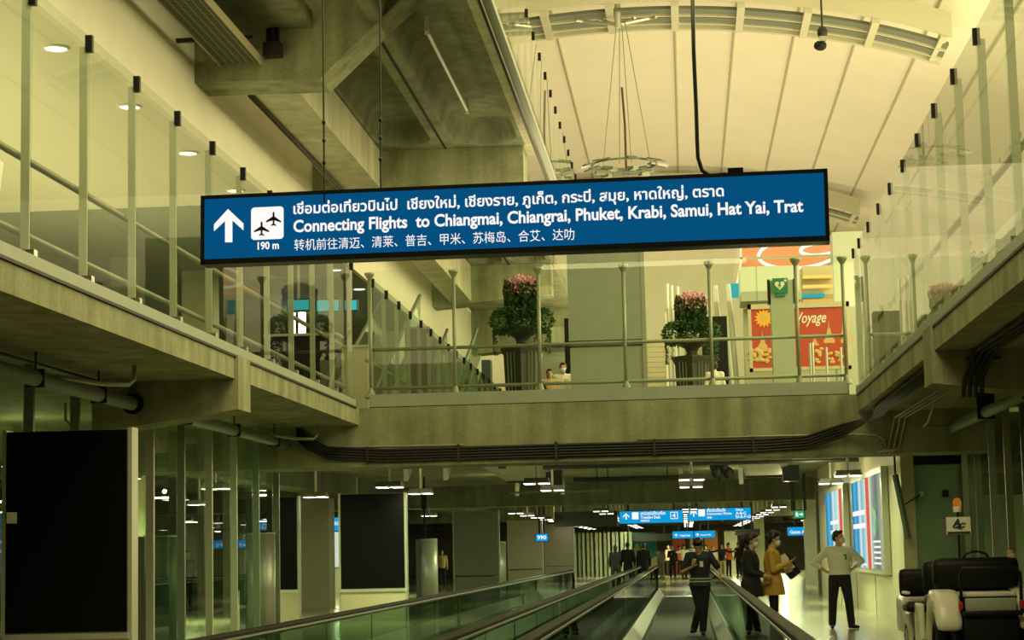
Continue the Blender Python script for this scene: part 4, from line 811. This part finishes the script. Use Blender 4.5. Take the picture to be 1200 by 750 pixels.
for i, (px, py, px2) in enumerate(((838, 335, 848), (853, 333, 864))): q = atY(px, py, 54); q2 = atY(px2, 456, 54); tag(MB().tube([(q2.x, 54, UZ), (q2.x, 54, q2.z), q], .07).build('leaning_rail', M['steel_p'], None), 'pale slanting rail right of the right planter, %s one' % ORD[i], 'rail', 'slanting rails')
tag(bx('kiosk', M['black'], None, .55, 1.2, 50, 50.5, UZ, 7.35), 'dark upright panel directly behind the right planter', 'panel')
tag(bx('kiosk', M['black'], None, -2.72, -2.3, 46, 46.5, UZ, 6.95), 'dark upright panel behind the standing people by the display board', 'panel')
# left gallery contents
for i, (px, pa, pb) in enumerate(((341.5, 306, 363), (353.5, 306, 363))): q0 = atY(px, pa, 52); q1 = atY(px, pb, 52); q0.z = min(q0.z, 8.0); tag(MB().tube([(q1.x, 52, 6.5), (q0.x, 52, 8.05)], .10, 10).build('tube_light', M['tube'], None), ['bright vertical tube light in the left gallery, left of a pair', 'bright vertical tube light in the left gallery, right of a pair'][i], 'light', 'vertical tube lights')
for i, (px, pa, px2, pb) in enumerate(((337, 352, 362, 363), (371, 352, 397, 364), (404, 352, 418, 363))): q0 = atY(px, pa, 39.5); q1 = atY(px2, pb, 39.5); t = thing('gallery_screen', ['teal screen under the bright tubes in the left gallery', 'long teal screen in the left gallery, middle of three', 'short teal screen in the left gallery beside the footbridge post'][i], 'screen', (q0.x, 39.5, q1.z), 'teal screens of the left gallery'); bx('screen_face', M['teal'], t, q0.x, q1.x, 39.49, 39.5, q1.z, q0.z); bx('case', M['signcase'], t, q0.x - .02, q1.x + .02, 39.5, 39.6, q1.z - .02, q0.z + .02); bx('hanger', M['steel'], t, (q0.x + q1.x) / 2 - .02, (q0.x + q1.x) / 2 + .02, 39.52, 39.57, q0.z, 8.1)
for lab, x0_, x1_, y_, h_, m in (('wide black display unit in the left gallery behind the glass', -8.7, -7.2, 40.5, 2.05, 'black'), ('tall narrow black display unit in the left gallery beyond the footbridge corner', -6.5, -5.95, 46, 2.75, 'black'), ('khaki display unit in the left gallery beside the escalator', -7.05, -6.5, 40.3, 1.75, 'base')):
    t = thing('display_unit', lab, 'display unit', ((x0_ + x1_) / 2, y_, UZ)); bx('body', M[m], t, x0_, x1_, y_, y_ + .7, UZ, UZ + h_); bx('top', M['steel'], t, x0_ - .04, x1_ + .04, y_ - .05, y_ + .75, UZ + h_, UZ + h_ + .05)
tag(bx('cabinet', M['alum_d'], None, -6.45, -6.05, 62, 62.6, UZ, 7.6), 'tall dark green cabinet in the left gallery farthest from the footbridge', 'cabinet')
# far end of the lower hall
p0_ = atY(728, 629, 118); p1_ = atY(770, 655, 118); mu = thing('mural', 'teal and sand mountain mural at the far end above the two people walking away', 'mural', (p0_.x, 118, 0)); bx('panel', M['tealwall'], mu, p0_.x, p1_.x, 118, 118.2, 0, 2.5)
poly('mountain', [(0, 0), (0, .9), (.25, 1.45), (.5, .9), (.95, 1.55), (1.3, .8), (1.7, .55), (2.1, .75), (2.14, 0)], M['sand'], mu, (p0_.x, 117.99, .35), XV, ZV, .002)
for i, (x, y, m) in enumerate(((-.9, 122, 'red'), (.2, 122, 'khaki'), (1.1, 122, 'orange'), (2.3, 122, 'base'))): tag(bx('backlit_panel', M[m], None, x, x + .8, y, y + .1, 0, 2.5), ['dim red', 'khaki', 'orange', 'cream'][i] + ' panel at the far end behind the crowd', 'panel', 'panels behind the crowd')
for i, (x, y) in enumerate(((4.3, 66), (4.6, 78), (5.9, 92), (7.5, 86), (3.4, 100))): st('column', 'fin_p' if i in (1, 2) else 'brick', x, x + .5, y, y + .5, 0, 3.75)

# ================================================================== PEOPLE
def remesh(name, mb, m, parent, vox, loc0=Vector((0, 0, 0)), smooth=3):
    me = bpy.data.meshes.new(name); mb.b.to_mesh(me); mb.b.free(); o = bpy.data.objects.new('tmp', me); C.objects.link(o)
    a = o.modifiers.new('r', 'REMESH'); a.mode = 'VOXEL'; a.voxel_size = vox
    s_ = o.modifiers.new('s', 'SMOOTH'); s_.factor = .5; s_.iterations = smooth
    dg = bpy.context.evaluated_depsgraph_get(); nm = bpy.data.meshes.new_from_object(o.evaluated_get(dg)); bpy.data.objects.remove(o); bpy.data.meshes.remove(me)
    nm.name = name; nm.materials.clear()
    for f in nm.polygons: f.use_smooth = True
    return link(name, nm, m, parent)
REST = dict(hip=(0, 0, .93), chest=(0, 0, 1.28), neck=(0, .01, 1.46), head=(0, -.015, 1.625), yaw=0, pitch=0,
            sa=(-.185, .01, 1.42), ea=(-.235, .03, 1.13), wa=(-.24, -.06, .89), sb=(.185, .01, 1.42), eb=(.235, .03, 1.13), wb=(.24, -.06, .89),
            ha=(-.09, 0, .90), ka=(-.10, -.01, .49), fa=(-.11, .02, .08), hb=(.09, 0, .90), kb=(.10, -.01, .49), fb=(.11, .02, .08), ta=0, tb=0, curl=.35)
def person(label, loc, rz, H, pose=None, top='navy', sleeve='long', legs='dark', hair='short', mask=False, coat=False, skirt=False, fem=False, vox=.009, bulk=1.0, extra=None, group=None, fingers=True, tuck=False, lw=1.0):
    P = dict(REST); P.update(pose or {}); k = H / 1.75
    V = lambda n: Vector(P[n]) * k
    t = thing('person', label, 'person', loc, group, rz)
    hd = V('head'); R_ = Matrix.Rotation(P['yaw'], 3, 'Z') @ Matrix.Rotation(P['pitch'], 3, 'X')
    HS = 1.07; hp_ = lambda v: hd + R_ @ (Vector(v) * k * HS)
    nk = V('neck'); ch_ = V('chest'); hpv = V('hip')
    sw = .9 if fem else 1.0
    def torso(mb, g, low=0.0, cut=False):
        A = [(hpv, .155 + (.035 if low > .1 else 0), .115 + (.025 if low > .1 else 0)), (hpv.lerp(ch_, .35), .138 * (.92 if fem else 1), .105), (ch_, .168 * sw, .118), (ch_.lerp(nk, .55), .172 * sw, .10), (ch_.lerp(nk, .85), .11, .075)]
        secs = []
        if cut: A[0] = (hpv.lerp(ch_, .10), .160, .122)
        if low and not cut: secs.append((hpv.x, hpv.y, hpv.z - low * k, (.205 if low > .1 else .165) * bulk * k + g, (.165 if low > .1 else .13) * bulk * k + g))
        for c, rx, ry in A: secs.append((c.x, c.y, c.z, rx * bulk * k + g, ry * bulk * k + g))
        mb.loft(secs)
        for s in ('sa', 'sb'): mb.cap(ch_.lerp(nk, .7), V(s) * 1.0, .065 * k + g, .058 * k + g)
    # the body: one continuous surface
    mb = MB(); torso(mb, 0); mb.cap(hpv - Vector((0, 0, .02)), hpv - Vector((0, 0, .08 * k)), .11 * k, .10 * k)
    mb.cap(nk - Vector((0, 0, .05 * k)), hd - Vector((0, 0, .06 * k)), .056 * k, .05 * k)
    mb.ell(hp_((0, .005, .015)), (.074 * k, .092 * k, .105 * k), R_); mb.ell(hp_((0, -.028, -.055)), (.056 * k, .062 * k, .062 * k), R_)
    mb.ell(hp_((0, -.098, -.012)), (.013 * k, .018 * k, .024 * k), R_); mb.ell(hp_((0, -.082, -.058)), (.024 * k, .012 * k, .010 * k), R_)
    for s in (-1, 1): mb.ell(hp_((s * .076, .008, -.005)), (.010 * k, .02 * k, .030 * k), R_); mb.ell(hp_((s * .032, -.078, .035)), (.022 * k, .012 * k, .010 * k), R_)
    hands = {}
    for a, s in (('a', -1), ('b', 1)):
        S_, E_, W_ = V('s' + a), V('e' + a), V('w' + a); mb.cap(S_, E_, .050 * k, .040 * k); mb.cap(E_, W_, .040 * k, .027 * k)
        d = (W_ - E_).normalized()
        if 'd' + a in P: d = Vector(P['d' + a]).normalized()
        n = Vector(P.get('n' + a, (-s, 0, 0))); n = (n - n.dot(d) * d).normalized(); sd = d.cross(n)      # n: the way the palm looks
        if sd.dot(Vector(P.get('u' + a, (0, -1, 0)))) < 0: sd = -sd                                          # sd: thumb side
        pc_ = W_ + d * .05 * k; mb.cap(W_, pc_, .026 * k, .030 * k); mt = Matrix((sd, d, n)).transposed(); mb.ell(pc_ + d * .015 * k, (.040 * k, .05 * k, .017 * k), mt)
        if fingers:
            for i, (o_, L) in enumerate(((.030, .068), (.010, .078), (-.010, .072), (-.029, .056))):
                p_ = pc_ + d * .055 * k + sd * o_ * k; c_ = P['curl']; dd = d
                for j in range(3): dd = (dd + n * c_ * (.7 + .3 * j)).normalized(); q_ = p_ + dd * L * (.45, .32, .23)[j] * k; mb.cap(p_, q_, .0105 * k - .001 * j, .0095 * k - .001 * j); p_ = q_
            b0 = W_ + d * .03 * k + sd * .03 * k; b1 = b0 + (d * .5 + sd * .7 + n * .3).normalized() * .04 * k; b2 = b1 + (d * .9 + sd * .1 + n * .5).normalized() * .03 * k; mb.cap(b0, b1, .014 * k, .012 * k); mb.cap(b1, b2, .012 * k, .0095 * k)
        hands[a] = (pc_, d, n, sd)
        Hh, K_, F_ = V('h' + a), V('k' + a), V('f' + a); mb.cap(Hh, K_, .078 * k, .052 * k); mb.cap(K_, F_, .050 * k, .035 * k)
        q = Matrix.Rotation(P['t' + a], 3, 'Z') @ Vector((0, -.13 * k, -.04 * k)); mb.cap(F_ - Vector((0, 0, .03 * k)), F_ + q, .035 * k, .03 * k)
    remesh('body', mb, M['skin'], t, vox)
    # clothing and hair
    mb = MB(); torso(mb, .014, .22 if coat else .06, tuck)
    for a in 'ab':
        S_, E_, W_ = V('s' + a), V('e' + a), V('w' + a)
        if sleeve == 'long': mb.cap(S_, E_, .063 * k, .055 * k); mb.cap(E_, E_.lerp(W_, .92), .054 * k, .040 * k)
        elif sleeve == 'short': mb.cap(S_, S_.lerp(E_, .78), .066 * k, .060 * k)
        elif sleeve == 'roll': mb.cap(S_, E_, .068 * k, .062 * k); mb.cap(E_, E_.lerp(W_, .45), .062 * k, .050 * k)
    mb.cap(nk - Vector((0, 0, .02 * k)), nk + Vector((0, .004, .02 * k)), .07 * k, .064 * k)
    remesh('jacket' if coat else 'top', mb, M[top], t, vox)
    mb = MB()
    if skirt: mb.loft([(hpv.x, hpv.y, .48 * k, .17 * k, .14 * k), (hpv.x, hpv.y, hpv.z - .08 * k, .17 * k, .135 * k), (hpv.x, hpv.y, hpv.z + .1 * k, .14 * k, .11 * k)])
    else: mb.loft([(hpv.x, hpv.y, hpv.z - .10 * k, .16 * bulk * k, .122 * k), (hpv.x, hpv.y, hpv.z + .06 * k, .157 * bulk * k + .004, .118 * bulk * k + .004)])
    if not skirt: mb.ell((hpv.x, hpv.y, hpv.z - .09 * k), (.15 * k, .115 * k, .09 * k))
    for a in 'ab':
        if not skirt: mb.cap(V('h' + a), V('k' + a), .096 * k * lw, .070 * k * lw); mb.cap(V('k' + a), V('f' + a) + Vector((0, 0, .02 * k)), .070 * k * lw, .060 * k * lw)
    remesh('skirt' if skirt else 'trousers', mb, M[legs], t, vox)
    for a in 'ab':
        F_ = V('f' + a); r2 = Matrix.Rotation(P['t' + a], 3, 'Z'); mb = MB(); mb.cap(F_ + r2 @ Vector((0, .03 * k, -.035 * k)), F_ + r2 @ Vector((0, -.14 * k, -.045 * k)), .042 * k, .034 * k); mb.cap(F_, F_ + r2 @ Vector((0, -.05 * k, -.03 * k)), .042 * k, .04 * k); remesh('shoe', mb, M['shoe'], t, vox)
    mb = MB(); mb.ell(hp_((0, .022, .05)), (.084 * k, .094 * k, .088 * k), R_); mb.ell(hp_((0, .045, .0)), (.078 * k, .07 * k, .08 * k), R_); mb.ell(hp_((0, -.045, .10)), (.062 * k, .045 * k, .03 * k), R_)
    for s in (-1, 1): mb.ell(hp_((s * .07, .02, .03)), (.018 * k, .045 * k, .05 * k), R_)
    if hair == 'ponytail': mb.cap(hp_((0, .10, .05)), hp_((0, .15, .0)), .045 * k, .06 * k); mb.cap(hp_((0, .15, .0)), hp_((0, .15, -.16)), .06 * k, .045 * k); mb.cap(hp_((0, .15, -.16)), hp_((0, .12, -.25)), .045 * k, .02 * k)
    if hair == 'bun': mb.ell(hp_((0, .105, .03)), (.05 * k, .05 * k, .05 * k), R_); mb.ell(hp_((0, .02, .08)), (.085 * k, .085 * k, .07 * k), R_)
    if hair == 'long': mb.cap(hp_((0, .06, .02)), hp_((0, .07, -.22)), .075 * k, .055 * k)
    if hair == 'full': mb.ell(hp_((0, .01, .075)), (.098 * k, .108 * k, .085 * k), R_)
    remesh('hair', mb, M['hair'], t, vox * .8)
    mb = MB(); [mb.ell(hp_((s * .031, -.086, .018)), (.013 * k, .007 * k, .006 * k), R_) for s in (-1, 1)]; mb.build('eyes', M['hair'], t, local=True)
    if mask:
        mb = MB(); mb.ell(hp_((0, -.062, -.048)), (.064 * k, .055 * k, .058 * k), R_); mb.build('face_mask', M['maskm'], t, True, local=True)
        mb = MB(); [mb.tube([hp_((s * .055, -.06, -.03)), hp_((s * .08, .0, -.005))], .003, 5) for s in (-1, 1)]; mb.build('mask_strap', M['maskm'], t, local=True)
    if extra: extra(t, P, k, hands, V)
    return t
# man in the white shirt, hands on hips
def x_white(t, P, k, hands, V):
    c = V('chest') + Vector((.09, -.137, .0)) * k; MB().box(c.x - .028, c.x + .028, c.y - .006, c.y, c.z - .05, c.z + .05).build('badge', M['aed'], t, local=True)
    b0 = V('hip') + Vector((0, 0, .055)); MB().loft([(b0.x, b0.y, b0.z - .02, .198, .148), (b0.x, b0.y, b0.z + .02, .198, .148)]).build('belt', M['black'], t, local=True)
person('person in a white shirt and dark trousers, hands on hips, beside the lit posters', (2.70, 35.75, 0), .10, 1.74,
       dict(yaw=.95, head=(.0, -.02, 1.625), sa=(-.20, .01, 1.40), ea=(-.43, .13, 1.18), wa=(-.22, .03, 1.02), da=(.8, -.5, -.35), na=(1, 0, 0), sb=(.20, .01, 1.40), eb=(.43, .12, 1.20), wb=(.235, .04, 1.06), db=(-.8, -.4, -.35), nb=(-1, 0, 0),
            ha=(-.095, 0, .90), ka=(-.14, -.01, .49), fa=(-.16, .02, .08), hb=(.095, 0, .90), kb=(.145, -.03, .49), fb=(.18, .0, .08), ta=-.2, tb=.75), top='shirt', sleeve='roll', legs='dark', mask=True, bulk=1.22, tuck=True, lw=1.15, extra=x_white)
# person in navy on the walkway, looking at a phone
def x_navy(t, P, k, hands, V):
    pc_, d, n, sd = hands['a']; q = pc_ + d * .06 + n * .035; mt = Matrix.Translation(q) @ Matrix((sd, d, n)).transposed().to_4x4(); MB().box(-.036, .036, -.07, .07, -.005, .005, mt).build('phone_case', M['black'], t, local=True)
    c = V('chest') + Vector((.045, -.145, -.02)) * k; MB().box(c.x - .03, c.x + .03, c.y - .006, c.y, c.z - .045, c.z + .05).build('badge', M['card'], t, local=True)
    for z_ in (.955, 1.005): 
        hz = Vector(P['hip']).lerp(Vector(P['chest']), (z_ - .93) / .35) * k; f_ = (z_ - .93) / .35
        MB().loft([(hz.x, hz.y, hz.z - .011, .186, .140), (hz.x, hz.y, hz.z + .011, .186, .140)]).build('reflective_band', M['refl'], t, local=True)
nv = person('person in a navy short-sleeved uniform looking down at a phone on the right moving walkway', (.20, 33.7, .02), -.05, 1.66,
       dict(pitch=.50, head=(-.01, -.075, 1.575), neck=(0, -.03, 1.45), sa=(-.19, 0, 1.41), ea=(-.30, -.02, 1.12), wa=(-.11, -.27, 1.22), da=(.25, -.55, .8), na=(.2, .8, .3), ua=(1, 0, 0), sb=(.19, 0, 1.41), eb=(.36, .02, 1.15), wb=(.40, -.10, 1.00), db=(.5, -.6, -.2), nb=(0, 0, -1), ub=(-1, 0, 0),
            ha=(-.09, 0, .9), ka=(-.02, -.02, .49), fa=(-.13, .12, .12), hb=(.09, 0, .9), kb=(.06, -.03, .49), fb=(.03, -.02, .08), ta=-.3, tb=.1, curl=.5), top='navy', sleeve='short', legs='dark', hair='full', bulk=1.14, lw=1.08, extra=x_navy)
# two people in profile on the right of the walkway
def x_yel(t, P, k, hands, V):
    c = Vector((.10, -.27, 1.17)) * k; mt = Matrix.Translation(c) @ Matrix.Rotation(-.62, 4, 'X') @ Matrix.Rotation(.12, 4, 'Z'); MB().box(-.012, .012, -.11, .11, -.19, .19, mt).build('folder', M['black'], t, local=True)
    mt2 = Matrix.Translation(c + Vector((-.03, .05, .06)) * k) @ Matrix.Rotation(-.62, 4, 'X'); MB().box(-.008, .004, -.09, .09, -.14, .14, mt2).build('paper_sheet', M['paper'], t, local=True)
    pc_, d, n, sd = hands['a']; q = pc_ + d * .06 + n * .035; mt = Matrix.Translation(q) @ Matrix((sd, d, n)).transposed().to_4x4(); MB().box(-.035, .035, -.075, .075, -.005, .005, mt).build('phone', M['dark'], t, local=True)
person('person in a mustard-yellow blazer and pale mask holding a black folder and a phone', (1.38, 32.6, 0), PI / 2 - .08, 1.72,
       dict(pitch=.22, head=(0, -.045, 1.63), neck=(0, -.01, 1.47), ea=(-.22, -.02, 1.12), wa=(-.06, -.27, 1.24), da=(.25, -.85, .45), na=(.2, .3, 1), ua=(1, 0, 0), eb=(.22, -.04, 1.12), wb=(.10, -.22, 1.10), db=(-.5, -.7, .1), nb=(-1, 0, .3), curl=.5, sa=(-.17, .01, 1.42), sb=(.17, .01, 1.42)), top='blazer', coat=True, legs='dark', hair='bun', mask=True, fem=True, bulk=1.14, extra=x_yel)
person('person in black with a long dark ponytail and pale mask behind the yellow blazer', (1.02, 32.3, 0), PI / 2 - .25, 1.70,
       dict(pitch=.20, head=(0, -.04, 1.63), ea=(-.21, -.03, 1.12), wa=(-.12, -.22, 1.05), eb=(.21, -.03, 1.12), wb=(.12, -.22, 1.05), curl=.5, sa=(-.17, .01, 1.42), sb=(.17, .01, 1.42), fa=(-.1, .05, .08), fb=(.1, -.06, .08)), top='dark', coat=True, legs='dark', hair='ponytail', mask=True, fem=True, bulk=1.16)
# people farther off
FV = .018
def far(label, loc, rz, H, top, legs='dark', hair='short', pose=None, **kw): return person(label, loc, rz, H, pose, top=top, legs=legs, hair=hair, vox=FV, fingers=False, **kw)
walk = dict(fa=(-.11, .18, .12), ka=(-.10, .02, .50), fb=(.11, -.16, .08), kb=(.10, -.08, .49))
far('person in a dark backpack-shaped coat and white collar walking away past the left walkway', (-2.15, 72, 0), PI, 1.76, 'dark', pose=walk)
far('broad person in plain black walking away beside the handrail end', (-1.58, 72, 0), PI, 1.72, 'dark', bulk=1.2, pose=walk)
far('dark-clad person half hidden left of the two people walking away', (-2.75, 76, 0), PI, 1.66, 'dark', hair='long')
reach = dict(ea=(-.45, -.1, 1.35), wa=(-.68, -.2, 1.38), eb=(.42, -.1, 1.32), wb=(.66, -.2, 1.36)); phone = dict(ea=(-.24, -.08, 1.15), wa=(-.06, -.3, 1.28)); bend = dict(head=(0, -.28, 1.42), neck=(0, -.2, 1.33), chest=(0, -.1, 1.2))
CR = [(-1.35, 104, 'grey', 'in grey bending over luggage at the left edge of the far crowd', bend, 'grey'), (-.75, 101, 'dark', 'in black with a pale bag, left in the far crowd', phone, 'dark'), (-.15, 98, 'shirt', 'in a white shirt with arms spread in the far crowd', reach, 'dark'),
      (-1.0, 110, 'tan', 'in tan behind the person bending over luggage', None, 'dark'), (.35, 108, 'grey', 'in grey with arms out behind the white shirt in the far crowd', reach, 'grey'), (.75, 103, 'aed', 'in a green top just left of the navy uniform', phone, 'dark'),
      (1.1, 112, 'dark', 'in black far behind the navy uniform', None, 'dark'), (1.75, 100, 'dark', 'in black holding dark cloth, right of the navy uniform', reach, 'tan'), (2.15, 104, 'ored', 'in an orange vest in the far crowd', phone, 'dark'),
      (2.6, 101, 'dark', 'in black at the right end of the far crowd', None, 'dark'), (1.5, 116, 'shirt', 'in a pale top deep in the far crowd', None, 'grey'), (-.45, 116, 'ored', 'in dull orange deep in the left of the far crowd', None, 'dark'), (3.0, 110, 'navy', 'in navy beside the far right column', phone, 'dark')]
for i, (x, y, c_, lab, ps, lg) in enumerate(CR): far('person ' + lab, (x, y, 0), (i % 3 - 1) * .7, 1.62 + .03 * (i % 5), c_, lg, ('short', 'long', 'full')[i % 3], ps, group='far crowd of travellers')
far('person in black with a cream bag deep behind the left glass wall', (-15.4, 60, 0), .6, 1.76, 'dark'); far('person in a cream top seen between the pylon and grey-green totem', (-11.2, 90, 0), .2, 1.68, 'tan'); far('person in a cream top just right of the first black totem, behind glass', (-14.2, 50, 0), .4, 1.6, 'shirt')
far('person with long dark hair standing on the upper floor left of the grey display board', (-2.96, 44, UZ), .2, 1.52, 'tan', hair='long', mask=False); far('tallest masked person in white beside the grey display board', (-2.68, 44.5, UZ), 0, 1.70, 'shirt', mask=True)
far('person in white partly hidden by the edge of the grey display board', (-2.42, 44.0, UZ), -.2, 1.55, 'shirt'); far('dark-haired short person at the foot of the left planter', (-3.2, 43.4, UZ), .1, 1.40, 'dark', hair='long')
far('person in a pale shirt seen from behind below the right planter', (.72, 42.6, UZ), PI, 1.44, 'shirt')
# made-up walkway and figures standing in for a reflection in the right glass
gl = thing('reflection_walkway', 'made-up high walkway standing in for a reflection in the right glass balustrade', 'walkway', (13, 77, 10.8)); bx('deck', M['khaki'], gl, 11.1, 13.2, 76, 79, 10.7, 11.1); bx('glass_panel', M['glass'], gl, 11.1, 13.2, 76.05, 76.07, 11.1, 12.3); bx('panel', M['teal_panel'] if 'teal_panel' in M else M['alum_d'], gl, 12.25, 13.0, 76.4, 76.5, 11.1, 13.1)
MB().tube([(11.2, 76.2, 11.1), (11.2, 76.2, 12.9)], .05).build('post', M['post'], gl); MB().lathe([(.05, 12.85), (.14, 12.97), (.14, 13.0)], 11.2, 76.2).build('post_cap', M['post'], gl)
for i, (x, lab) in enumerate(((11.5, 'leftmost of three people in teal uniforms, a reflection built as figures on the made-up walkway'), (11.84, 'middle of three people in teal uniforms, a reflection built as figures on the made-up walkway'), (12.16, 'rightmost of three people in teal uniforms, a reflection built as figures on the made-up walkway'))): far(lab, (x, 77 + .25 * i, 11.1), 0, 1.66, 'blue', 'blue', mask=True, group='uniformed people standing in for a reflection')
